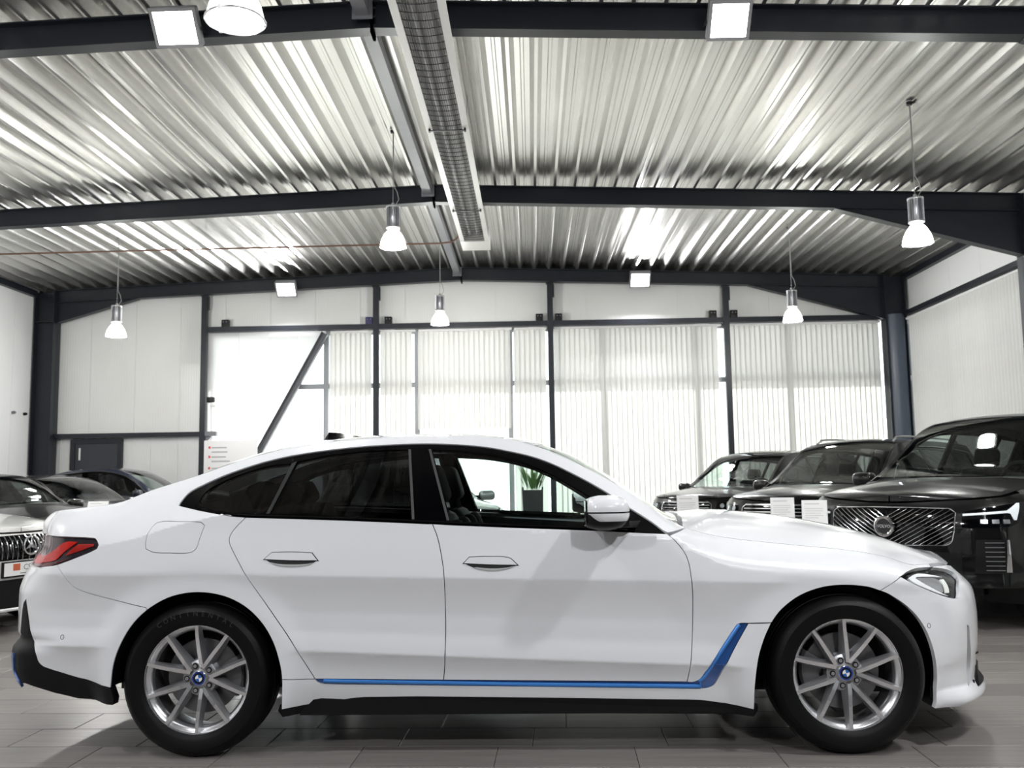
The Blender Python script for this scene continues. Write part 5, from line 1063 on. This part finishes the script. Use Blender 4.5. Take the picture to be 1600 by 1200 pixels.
def build_car(style, name, label, cat, cx, cy, heading, paint, extra=None, scale=1., rails=False, group=None, glassm=None, tall=1.):
    """heading: degrees from the camera axis, positive noses point right; origin mid wheelbase"""
    st = STY[style]; S = st['S']; a = math.radians(heading); rz = math.atan2(-math.cos(a), math.sin(a))
    t = thing(name, label, cat, (cx, cy, 0), rz, group); t.scale = (scale, scale, scale * tall)
    bl = lambda a_, b_, n=14: np.stack([np.linspace(a_, b_, n), st['belt'](np.linspace(a_, b_, n)) - .001], 1)
    low = st['low']; ra, fa = arch_loop(S, 0), arch_loop(S, 1); (r0, r1), (b0, b1), (f0, f1) = st['gx']
    ST_, SN_ = S.s0 + .003, S.s1 - .003; sb, rb_ = float(S.s_of(st['bump'])), float(S.s_of(st['rb']))
    zb_f = float(S.topdat(np.array(sb))[0]) - .03
    GR = glassm or GL_F
    reR = ra[-1]; feL = fa[0]
    PW = dict(gap=.002, step=(.07, .035), fine=.05)
    rear_low = [(r0, low)] if r0 > ra[-1][0] + .02 else []
    arR = ra[ra[:, 0] > r0 - .0][::-1]                      # arch points under the rear door
    door_r = np.vstack([[(r1, st['belt'](r1))], bl(r1, b1), [(b0, low)], [(ra[-1][0] + .03, low)], [(ra[-1][0] + .01, low + .1)], [(r0 + .02, .62)]])
    door_f = np.vstack([bl(b1, f1), [(f0, low)], [(b0, low)]])
    zr = float(S.topdat(np.array(rb_))[0])
    dl = st['dlo'][::-1] if area2(st['dlo']) < 0 else st['dlo']
    quarter = np.vstack([[(rb_, .62)], ra[(ra[:, 1] > .40) & (ra[:, 0] < r0)], [(r0 + .0, .63), (r1, st['belt'](r1))], bl(r1, f1, 30)[1:], [(f1, float(S.topdat(np.array(f1))[0]) - .002)], top_line(S, f1, rb_, 60, .0015)])
    hole = offset_loop(dl, .0); hole = np.stack([hole[:, 0], np.maximum(hole[:, 1], st['belt'](hole[:, 0]) + .004)], 1)
    fender = np.vstack([[(f0, low), (f1, st['belt'](f1) - .0)], [(f1 + .005, float(S.topdat(np.array(f1 + .01))[0]) - .003)], top_line(S, f1 + .02, sb, 20, .0015), [(sb, .62)], fa[(fa[:, 0] < sb - .01)][::-1], [(fa[0][0] - .01, low)]])
    bumper = np.vstack([[(sb, .62)], top_line(S, sb, SN_, 20, -.012), [(SN_, low - .02)], [(S.s_of(S.wheels[1][0]) + S.wheels[1][2] + .02, low - .02)], fa[(fa[:, 0] > sb)][::-1]])
    rbump = np.vstack([[(ST_, low)], [(S.s_of(S.wheels[0][0]) - S.wheels[0][2] - .02, low)], ra[ra[:, 0] < rb_], [(rb_, .62), (rb_, .84), (ST_, .84)]])
    gate_ = np.vstack([[(ST_, .845), (rb_, .845)], [(rb_, zr - .002)], top_line(S, rb_, ST_, 20, -.004)])
    for side in (0, 1):
        Patch().wall(S, [door_r], sides=(side,), **PW).build('rear_door', paint, t)
        Patch().wall(S, [door_f], sides=(side,), **PW).build('front_door', paint, t)
        Patch().wall(S, [quarter, hole], sides=(side,), **PW).build('body_side', paint, t)
        Patch().wall(S, [fender], sides=(side,), **PW).build('fender', paint, t)
        sr = Patch().wall(S, [dl] + [p_[0] for p_ in st['panes']], sides=(side,), gap=0, step=(.1, .05), off=.006, fine=.05).build('window_surround', GLOSSB, t)
        for lp, nm, k in st['panes']: Patch().wall(S, [lp], sides=(side,), gap=-.003, off=.010, rim=0, step=(.12, .08), fine=.06).build(nm, glass('bg_privacy', (.16, .17, .17)) if k else GR, t)
        top_pts = [tuple(S.wall(p_[0], p_[1]) + np.array([0, -.004, 0])) for p_ in dl if p_[1] > st['belt'](p_[0]) + .02]
        top_pts.sort(key=lambda p_: p_[0])
        MB().tube([(x_, y_ if side == 0 else -y_, z_) for x_, y_, z_ in top_pts], .007, 6).build('window_trim', CHROME if rails else mat('dark_chrome', (.3, .3, .31), .2, metal=1.), sr)
        sg = 1 if side == 0 else -1; zb_ = float(st['belt'](f1)); xm = f1 - .16
        yb = S.wall(np.array(xm), np.array(zb_))[1]
        mm = MB().rbox((xm - .07, sg*(yb - .24) if sg > 0 else -(yb - .02), zb_ - .02), (xm + .07, sg*(yb - .02) if sg > 0 else -(yb - .24), zb_ + .11), .05); mi = mm.build('door_mirror', paint, t)
        MB().box((xm - .074, min(sg*(yb - .21), sg*(yb - .05)), zb_ + .0), (xm - .069, max(sg*(yb - .21), sg*(yb - .05)), zb_ + .09)).build('mirror_glass', CHROME, mi)
        MB().rbox((xm - .03, min(sg*(yb - .06), sg*(yb + .03)), zb_ - .02), (xm + .03, max(sg*(yb - .06), sg*(yb + .03)), zb_ + .05), .012).build('mirror_arm', BLACK, mi)
        for xh in ((r1 + b1)/2 - .25, (b1 + f1)/2 - .30):
            ph = S.wall(np.array(xh), np.array(zb_ - .16)); MB().rbox((xh - .09, min(sg*ph[1] - .02, sg*ph[1] + .02), zb_ - .175), (xh + .09, max(sg*ph[1] - .02, sg*ph[1] + .02), zb_ - .145), .012).build('door_handle', paint, t)
        sk = [(ra[-1][0] + .02, low - .005), (fa[0][0] - .02, low - .005), (fa[0][0] - .02, low - .09), (ra[-1][0] + .02, low - .09)]
        Patch().wall(S, [sk], sides=(side,), gap=0, off=.006, rim=.05, step=(.1, .05)).build('sill', SKIRT, t)
        if rails:
            rp = [tuple(S.loft(np.array(S.s_of(x_)), np.array(.16)) + np.array([0, 0, .045])) for x_ in np.linspace(-1.95, .05, 12)]
            rp = [tuple(S.loft(np.array(S.s_of(-2.05)), np.array(.16)))] + rp + [tuple(S.loft(np.array(S.s_of(.16)), np.array(.16)))]
            MB().tube([(x_, sg*y_, z_) for x_, y_, z_ in rp], .014, 8).build('roof_rail', ALU, t)
        for i in (0, 1):
            ar = arch_loop(S, i); A = S.wall(ar[:, 0], ar[:, 1]); k = len(A); inn = A.copy(); inn[:, 1] = -.5
            m = MB(); vs = [(x_, sg*y_, z_) for x_, y_, z_ in np.vstack([A, inn]).tolist()]; m.add(vs, [(j, j+1, k+j+1, k+j) for j in range(k-1)], 0, True); m.add(vs[k:], [tuple(range(k))]); m.build('wheel_housing', BLACK, t)
            bg_wheel(t, S.wheels[i][0], -sg * (.83 if style == 'suv' else .79) , st['R'])
    fb_ = Patch().wall(S, [bumper], **PW).build('front_bumper', paint, t)
    Patch().wall(S, [rbump], **PW).build('rear_bumper', paint, t); gt = Patch().wall(S, [gate_], **PW).build('tailgate', paint, t)
    so = lambda x_: float(S.s_of(x_))
    Patch().loft(S, so(st['hood0']), SN_ - .01, ns=40, nv=16, v0=.004).build('bonnet', paint, t)
    Patch().loft(S, so(st['ws'][1]) - .01, so(st['hood0']) + .02, ns=6, nv=10, v0=.02, off=.02, rim=0).build('cowl', BLACK, t)
    Patch().loft(S, so(st['ws'][0]), so(st['ws'][1]), ns=20, nv=12, v0=.05, off=.003, rim=0).build('windscreen', GR, t)
    for side in (0, 1): Patch().loft(S, so(st['ws'][0]), so(st['ws'][1]), ns=20, nv=3, v0=.003, v1=.055, off=.002, rim=.01, sides=(side,)).build('windscreen_pillar', paint, t)
    rend = so(st['rs'][1]) if st['rs'] else so(st['tail'])
    Patch().loft(S, rend, so(st['ws'][0]), ns=24, nv=12, v0=.003).build('roof', paint, t); Patch().loft(S, rend + .05, so(st['ws'][0]) - .02, ns=16, nv=8, v0=.04, off=.04, rim=0).build('headliner', HEADL, t)
    if st['rs']:
        Patch().loft(S, so(st['rs'][0]), so(st['rs'][1]), ns=14, nv=10, v0=.004, off=.004, rim=0).build('rear_screen', glass('bg_privacy', (.16, .17, .17)), t)
        Patch().loft(S, ST_ + .01, so(st['rs'][0]), ns=16, nv=10, v0=.004).build('boot_lid', paint, t)
    else:
        Patch().loft(S, ST_ + .01, rend, ns=10, nv=10, v0=.004).build('roof_spoiler', paint, gt)
        Patch().wall(S, [[(ST_, 1.14), (ST_, 1.56), (S.s0 + .62, 1.54), (S.s0 + .70, 1.14)]], gap=0, off=-.004, rim=.004, step=(.1, .1)).build('rear_screen', GLOSSB, gt)
    ws = 1.0 if style == 'sed' else 1.16; dx = .0 if style == 'sed' else .12; zs = .0 if style == 'sed' else .2
    for y_ in (-.37, .37):
        MB().rbox((-.25 + dx, y_ - .25, .36 + zs), (.3 + dx, y_ + .25, .54 + zs), .06).build('seat_cushion', DARKIN, t)
        M = Matrix.Translation((-.22 + dx, y_, .5 + zs)) @ Matrix.Rotation(math.radians(-18), 4, 'Y')
        sb_ = MB().rbox((-.08, -.24, 0), (.07, .24, .58), .06, M=M).build('seat_back', DARKIN, t); MB().rbox((-.06, -.12, .60), (.05, .12, .78), .04, M=M).build('head_restraint', DARKIN, sb_)
    MB().rbox((-1.15, -.6, .4 + zs), (-.95, .6, 1.0 + zs), .06).build('rear_backrest', DARKIN, t)
    MB().rbox((.52 + dx*2, -.62, .6 + zs*.6), (.80 + dx*2.2, .62, .94 + zs*.7), .05).build('dashboard', DARKIN, t)
    MB().box((-1.9, -.55, .26), (1.95, .55, .36)).box((-1.0, -.72, .24), (1.0, .72, .36)).build('underbody', BLACK, t)
    sw_ = MB(); M = Matrix.Translation((.45 + dx*1.6, .37, .97 + zs*.8)) @ Matrix.Rotation(math.radians(-66), 4, 'Y'); sw_.tube([tuple(M @ Vector((.18*math.cos(q_), .18*math.sin(q_), 0))) for q_ in np.linspace(0, 2*math.pi, 25)], .015, 8); sw_.rbox((-.05, -.17, -.02), (.05, .17, .01), .01, M=M); sw_.build('steering_wheel', DARKIN, t)
    if extra: extra(t, S, fb_)
    return t
def front_pt(S, d, z, lift=.006):
    """point on the front at lateral distance d from the centre line (d < 0: car's right-hand side)"""
    s_ = S.s1 - abs(d); P = S.wall(np.array(s_), np.array(z)); N = S.normal(S.wall, np.array(s_), np.array(z)); P = P + N * lift
    return (P[0], P[1] if d < 0 else -P[1], P[2])
LAMPW = mat('drl_white', (.82, .85, .88), .3, emit=(.9, .95, 1), es=.15)
def lamps_generic(t, S, z0, z1, inner, outer, drl=True):
    for side in (0, 1):
        lp = loop_smooth([(S.s1 - inner, z0 + .01), (S.s1 - inner - .02, z1 - .035), (S.s1 - outer + .06, z1), (S.s1 - outer, z1 - .015), (S.s1 - outer + .08, z0 + .03), (S.s1 - inner - .2, z0)], 3, 40)
        h = Patch().wall(S, [lp], sides=(side,), gap=0, off=-.004, rim=.01, fine=.03).build('headlamp', GLOSSB, t)
        for k in range(2):
            c0 = S.s1 - inner - .10 - .16 * k; Patch().wall(S, [ring((c0, (z0 + z1)/2 + .005), .034, 14)], sides=(side,), gap=0, off=-.008, rim=.006, fine=.02).build('projector', mat('lamp_reflector', (.45, .46, .48), .25, metal=.8), h)
        Patch().wall(S, [lp], sides=(side,), gap=.002, off=-.012, rim=.008, fine=.03).build('lens_cover', glass('lamp_lens', (.97, .98, .98), 1.4), h)
# ---- near black SUV: slanted grille bars, ring badge with name, T-shaped lamps
def suv_face(t, S, fb_):
    gl = [(-.50, .69), (-.53, .90), (-.48, .93), (.48, .93), (.53, .90), (.50, .69), (.44, .655), (-.44, .655)]
    half = [(S.s1 - .003, .655), (S.s1 - .44, .655), (S.s1 - .50, .69), (S.s1 - .53, .90), (S.s1 - .48, .93), (S.s1 - .003, .93)]
    g_ = Patch().wall(S, [half], gap=0, off=-.003, rim=.004, step=(.06, .05)).build('grille', GLOSSB, t)
    ol = loop_smooth(gl, 3, 60); ol = np.vstack([ol, ol[:1]]); MB().tube([front_pt(S, d, z, .008) for d, z in resample(ol, .04)], .0045, 6).build('grille_surround', CHROME, g_)
    P = np.array(gl)
    for sg in (-1, 1):
        for k in range(-9, 12):
            x0 = .045 * k * 1.25; pts = []
            for u in np.linspace(0, .75, 50):
                d, z = x0 + u * .80, .60 + u * .46
                if d > .015 and inside(P, np.array([[d * sg, z]]))[0]: pts.append(front_pt(S, d * sg, z, .010))
            if len(pts) > 4: MB().tube(pts, .0034, 5).build('grille_bar', mat('smoked_chrome', (.45, .45, .46), .15, metal=1.), g_)
    c = np.array(front_pt(S, -.0, .79, .03)); b_ = MB(); b_.lathe([(.062, -.012), (.060, .004), (.072, .012), (.084, .004), (.086, -.012)], 36, axis='x', c=tuple(c)); b_.cyl(tuple(c + [-.012, 0, 0]), tuple(c + [.002, 0, 0]), .062, n=32, m=1)
    text_faces(b_, 'VOLVO', .034, tuple(c + [.003, 0, -.001]), (0, 1, 0), (0, 0, 1), 0)
    b_.build('badge', [CHROME, mat('badge_black', (.015, .015, .016), .35)], g_)
    for side in (0, 1):
        lp = loop_smooth([(S.s1 - .57, .79), (S.s1 - .575, .905), (S.s1 - .70, .93), (S.s1 - .95, .965), (S.s1 - 1.13, .985), (S.s1 - 1.05, .88), (S.s1 - .92, .80)], 3, 45)
        h = Patch().wall(S, [lp], sides=(side,), gap=0, off=-.003, rim=.01, fine=.03).build('headlamp', GLOSSB, t)
        bar = [(S.s1 - .58, .876), (S.s1 - .58, .892), (S.s1 - .90, .915), (S.s1 - .99, .968), (S.s1 - 1.015, .968), (S.s1 - .965, .845), (S.s1 - .945, .845), (S.s1 - .925, .893), (S.s1 - .90, .897)]
        Patch().wall(S, [bar], sides=(side,), gap=0, off=-.010, rim=.006, fine=.03, step=(.05, .02)).build('light_guide', LAMPW, h)
        for k in range(3): Patch().wall(S, [[(S.s1 - .70 - .08*k, .82), (S.s1 - .70 - .08*k, .85), (S.s1 - .75 - .08*k, .85), (S.s1 - .75 - .08*k, .82)]], sides=(side,), gap=0, off=-.008, rim=.005).build('projector', mat('lamp_reflector', (.45, .46, .48), .25, metal=.8), h)
        Patch().wall(S, [lp], sides=(side,), gap=.002, off=-.014, rim=.01, fine=.03).build('lens_cover', glass('lamp_lens', (.97, .98, .98), 1.4), h)
        Patch().wall(S, [[(S.s1 - .86, .46), (S.s1 - .875, .70), (S.s1 - .892, .70), (S.s1 - .905, .46)]], sides=(side,), gap=0, off=-.008, rim=.01, fine=.03).build('corner_fin', CHROME, fb_)
        Patch().wall(S, [[(S.s1 - .64, .45), (S.s1 - .66, .70), (S.s1 - .84, .70), (S.s1 - .83, .45)]], sides=(side,), gap=0, off=-.003, rim=.004, fine=.04).build('corner_intake', SATB, fb_)
        for k in range(7):
            z_ = .475 + .034 * k; MB().tube([(lambda p_: (p_[0], p_[1] if side == 0 else -p_[1], p_[2]))(front_pt(S, -d, z_, .008)) for d in np.linspace(.72, .85, 5)], .004, 5).build('intake_slat', mat('slat_grey', (.25, .25, .26), .3, metal=.6), fb_)
    Patch().wall(S, [[(S.s1 - .003, .42), (S.s1 - .55, .42), (S.s1 - .56, .60), (S.s1 - .003, .60)]], gap=0, off=-.003, rim=.004, step=(.1, .06)).build('lower_grille', SATB, fb_)
def crossover_face(t, S, fb_):
    half = [(S.s1 - .003, .66), (S.s1 - .40, .66), (S.s1 - .47, .72), (S.s1 - .47, .90), (S.s1 - .42, .935), (S.s1 - .003, .935)]
    g_ = Patch().wall(S, [half], gap=0, off=-.003, rim=.004, step=(.06, .05)).build('grille', GLOSSB, t)
    for z in np.arange(.69, .93, .04): MB().tube([front_pt(S, d, z, .008) for d in np.linspace(-.44, .44, 15)], .006, 5).build('grille_bar', CHROME, g_)
    ol = np.array([(-.40, .66), (-.47, .72), (-.47, .90), (-.42, .935), (.42, .935), (.47, .90), (.47, .72), (.40, .66), (-.40, .66)]); MB().tube([front_pt(S, d, z, .01) for d, z in resample(ol[:-1], .05)] + [front_pt(S, -.40, .66, .01)], .009, 6).build('grille_surround', CHROME, g_)
    lamps_generic(t, S, .80, .96, .54, 1.08)
    Patch().wall(S, [[(S.s1 - .003, .40), (S.s1 - .6, .40), (S.s1 - .7, .58), (S.s1 - .003, .58)]], gap=0, off=-.003, rim=.004, step=(.1, .06)).build('lower_grille', SATB, fb_)
# ---- white saloon: vertical grille bars, star in a ring, number plate
def star_face(t, S, fb_):
    half = [(S.s1 - .003, .605), (S.s1 - .42, .61), (S.s1 - .50, .65), (S.s1 - .47, .74), (S.s1 - .36, .79), (S.s1 - .003, .805)]
    g_ = Patch().wall(S, [loop_smooth(half, 3, 60)], gap=0, off=-.004, rim=.006, step=(.06, .05)).build('grille', GLOSSB, t)
    P = np.array([(-h_[0] + S.s1, h_[1]) for h_ in half])
    for sg in (-1, 1):
        for k in range(10):
            d = .02 + .046 * k if k else .0
            if sg > 0 and k == 0: continue
            zz = [z for z in np.linspace(.5, .82, 40) if inside(P, np.array([[max(d, .005), z]]))[0]]
            if zz: MB().tube([front_pt(S, sg * d, z, .008 + .018 * math.sin(math.pi * (z - zz[0]) / max(zz[-1] - zz[0], .01))) for z in np.linspace(zz[0], zz[-1], 8)], .0045, 6).build('grille_bar', mat('smoked_chrome', (.45, .45, .46), .15, metal=1.), g_)
    c = np.array(front_pt(S, 0, .71, .045)); b_ = MB(); R_ = .080
    b_.lathe([(R_, -.008), (R_ + .004, .004), (R_ - .006, .008), (R_ - .012, .0), (R_ - .010, -.008)], 40, axis='x', c=tuple(c))
    for k in range(3):
        a = math.pi/2 + k*2*math.pi/3; ea = np.array([0, math.cos(a), math.sin(a)]); eb = np.array([0, -math.sin(a), math.cos(a)])
        b_.add([c + ea*(R_-.008) + [.0, 0, 0], c + eb*.017 + ea*.010, c + [.016, 0, 0], c - eb*.017 + ea*.010, c - [.004, 0, 0]], [(0, 1, 2), (0, 2, 3), (0, 4, 1), (0, 3, 4)])
    b_.build('star_badge', CHROME, g_)
    lamps_generic(t, S, .66, .80, .56, 1.02)
    c = np.array(front_pt(S, 0, .53, .012)); pl_ = MB(); pl_.box(tuple(c + [-.01, -.27, -.065]), tuple(c + [.006, .27, .065]), 1); pl_.box(tuple(c + [.004, -.255, -.052]), tuple(c + [.009, .255, .055]), 0)
    text_faces(pl_, 'CS', .066, tuple(c + [.0095, -.03, .010]), (0, 1, 0), (0, 0, 1), 3); pl_.box(tuple(c + [.0088, -.17, -.01]), tuple(c + [.0098, -.10, .045]), 2)
    pl_.box(tuple(c + [.0088, -.10, -.038]), tuple(c + [.0098, .16, -.032]), 3)
    pl_.build('number_plate', [mat('plate_white', (.85, .85, .84), .4), BLACK, mat('plate_red', (.55, .12, .05), .5), mat('plate_grey', (.10, .10, .11), .5)], fb_)
    Patch().wall(S, [[(S.s1 - .003, .20), (S.s1 - .72, .22), (S.s1 - .80, .40), (S.s1 - .6, .44), (S.s1 - .003, .45)]], gap=0, off=-.004, rim=.006, step=(.1, .06)).build('lower_intake', SATB, fb_)
    MB().tube([front_pt(S, d, .205, .012) for d in np.linspace(-.9, .9, 25)], .014, 6).build('chrome_blade', mat('white_trim', (.8, .8, .8), .3), fb_)
def plain_face(t, S, fb_):
    half = [(S.s1 - .003, .48), (S.s1 - .36, .50), (S.s1 - .44, .62), (S.s1 - .40, .74), (S.s1 - .003, .77)]
    g_ = Patch().wall(S, [half], gap=0, off=-.004, rim=.005, step=(.06, .05)).build('grille', GLOSSB, t)
    for z in np.arange(.53, .76, .045): MB().tube([front_pt(S, d, z, .008) for d in np.linspace(-.38, .38, 13)], .005, 5).build('grille_bar', CHROME, g_)
    lamps_generic(t, S, .66, .79, .54, 1.02)
BLACKP = mat('black_car_paint', (.0015, .0015, .0018), .3, spec=.2, coat=.6, coat_r=.015)
DGREY = mat('dark_grey_car_paint', (.018, .018, .019), .3, metal=.3, coat=1., coat_r=.02)
NAVY = mat('blue_black_car_paint', (.010, .014, .030), .28, metal=.2, coat=1., coat_r=.02)
SILV = mat('silver_car_paint', (.42, .43, .44), .3, metal=.6, coat=1., coat_r=.02)
WHITEP = mat('cream_white_car_paint', (.78, .775, .75), .3, coat=1., coat_r=.02)
build_car('suv', 'suv', 'glossy black SUV with slanted chrome grille bars and round badge, nearest on the right', 'SUV', 4.62, 9.02, -50, BLACKP, suv_face, group='black cars along the right wall')
build_car('suv', 'crossover_car', 'black crossover with silver roof rails parked behind the nearest SUV', 'SUV', 4.25, 12.05, -45, BLACKP, crossover_face, scale=.94, rails=True, group='black cars along the right wall')
build_car('suv', 'crossover_car', 'black crossover furthest back on the right, in front of the blinds', 'SUV', 3.65, 14.75, -45, BLACKP, crossover_face, scale=.91, group='black cars along the right wall')
build_car('sed', 'saloon_car', 'white saloon with vertical chrome grille bars and star badge at the left edge', 'car', -6.42, 8.5, 72, WHITEP, star_face, group='cars along the left wall')
build_car('sed', 'saloon_car', 'black saloon directly behind the white saloon at the left edge', 'car', -7.1, 11.85, 65, BLACKP, plain_face, scale=.97, group='cars along the left wall')
build_car('sed', 'saloon_car', 'dark grey saloon with a pale card on its bonnet, second row at left', 'car', -7.3, 14.2, 72, DGREY, plain_face, scale=.96, group='cars along the left wall')
build_car('sed', 'saloon_car', 'blue black saloon parked along the far wall below the dark door', 'car', -7.35, 16.93, 90, NAVY, plain_face, scale=.94, tall=1.13, group='cars along the left wall')
build_car('sed', 'saloon_car', 'silver saloon behind the white fastback, glimpsed through its side windows', 'car', -1.75, 12.6, 22, SILV, plain_face)
# ---- info cards on stands between the cars
def card(x, y, z, rz, tilt, label, w=.21, h=.297, group='info cards'):
    t = thing('info_card', label, 'info card', (x, y, 0), rz, group)
    M = Matrix.Translation((0, 0, z)) @ Matrix.Rotation(math.radians(-tilt), 4, 'X')
    MB().rbox((-w/2, -.006, -h), (w/2, .006, 0), .003, M=M).build('holder', mat('acrylic', (.75, .76, .77), .15), t)
    MB().box((-w/2 + .006, -.0085, -h + .006), (w/2 - .006, -.0065, -.006), M=M).build('sheet', mat('card_white', (.86, .85, .85), .5), t)
    p_ = MB()
    for k, (zz, ww) in enumerate([(-.035, .12), (-.075, .15), (-.095, .15), (-.115, .13), (-.135, .15), (-.155, .11), (-.20, .14), (-.22, .12)]): p_.box((-w/2 + .025, -.0095, zz - .004), (-w/2 + .025 + ww, -.0087, zz + (.002 if k else .006)), M=M)
    p_.build('print', mat('print_grey', (.62, .62, .63), .6), t)
    MB().cyl((0, .012, .01), (0, .012, z - .05), .010).build('stand_pole', ALU, t); MB().lathe([(0, 0), (.12, 0), (.12, .008), (.02, .014), (0, .014)], 24).build('stand_base', ALU, t)
card(1.50, 9.05, 1.03, 0, 8, 'white info card on a stand, left of the three beside the black cars')
card(2.28, 8.55, 1.005, -.25, 14, 'white info card on a stand, middle one of the three beside the black cars')
card(2.42, 8.05, .99, -.3, 16, 'white info card on a stand, in front of the nearest black SUV grille')
card(-4.72, 10.0, 1.04, .25, 35, 'pale info card on a stand behind the tail of the white fastback', h=.2)
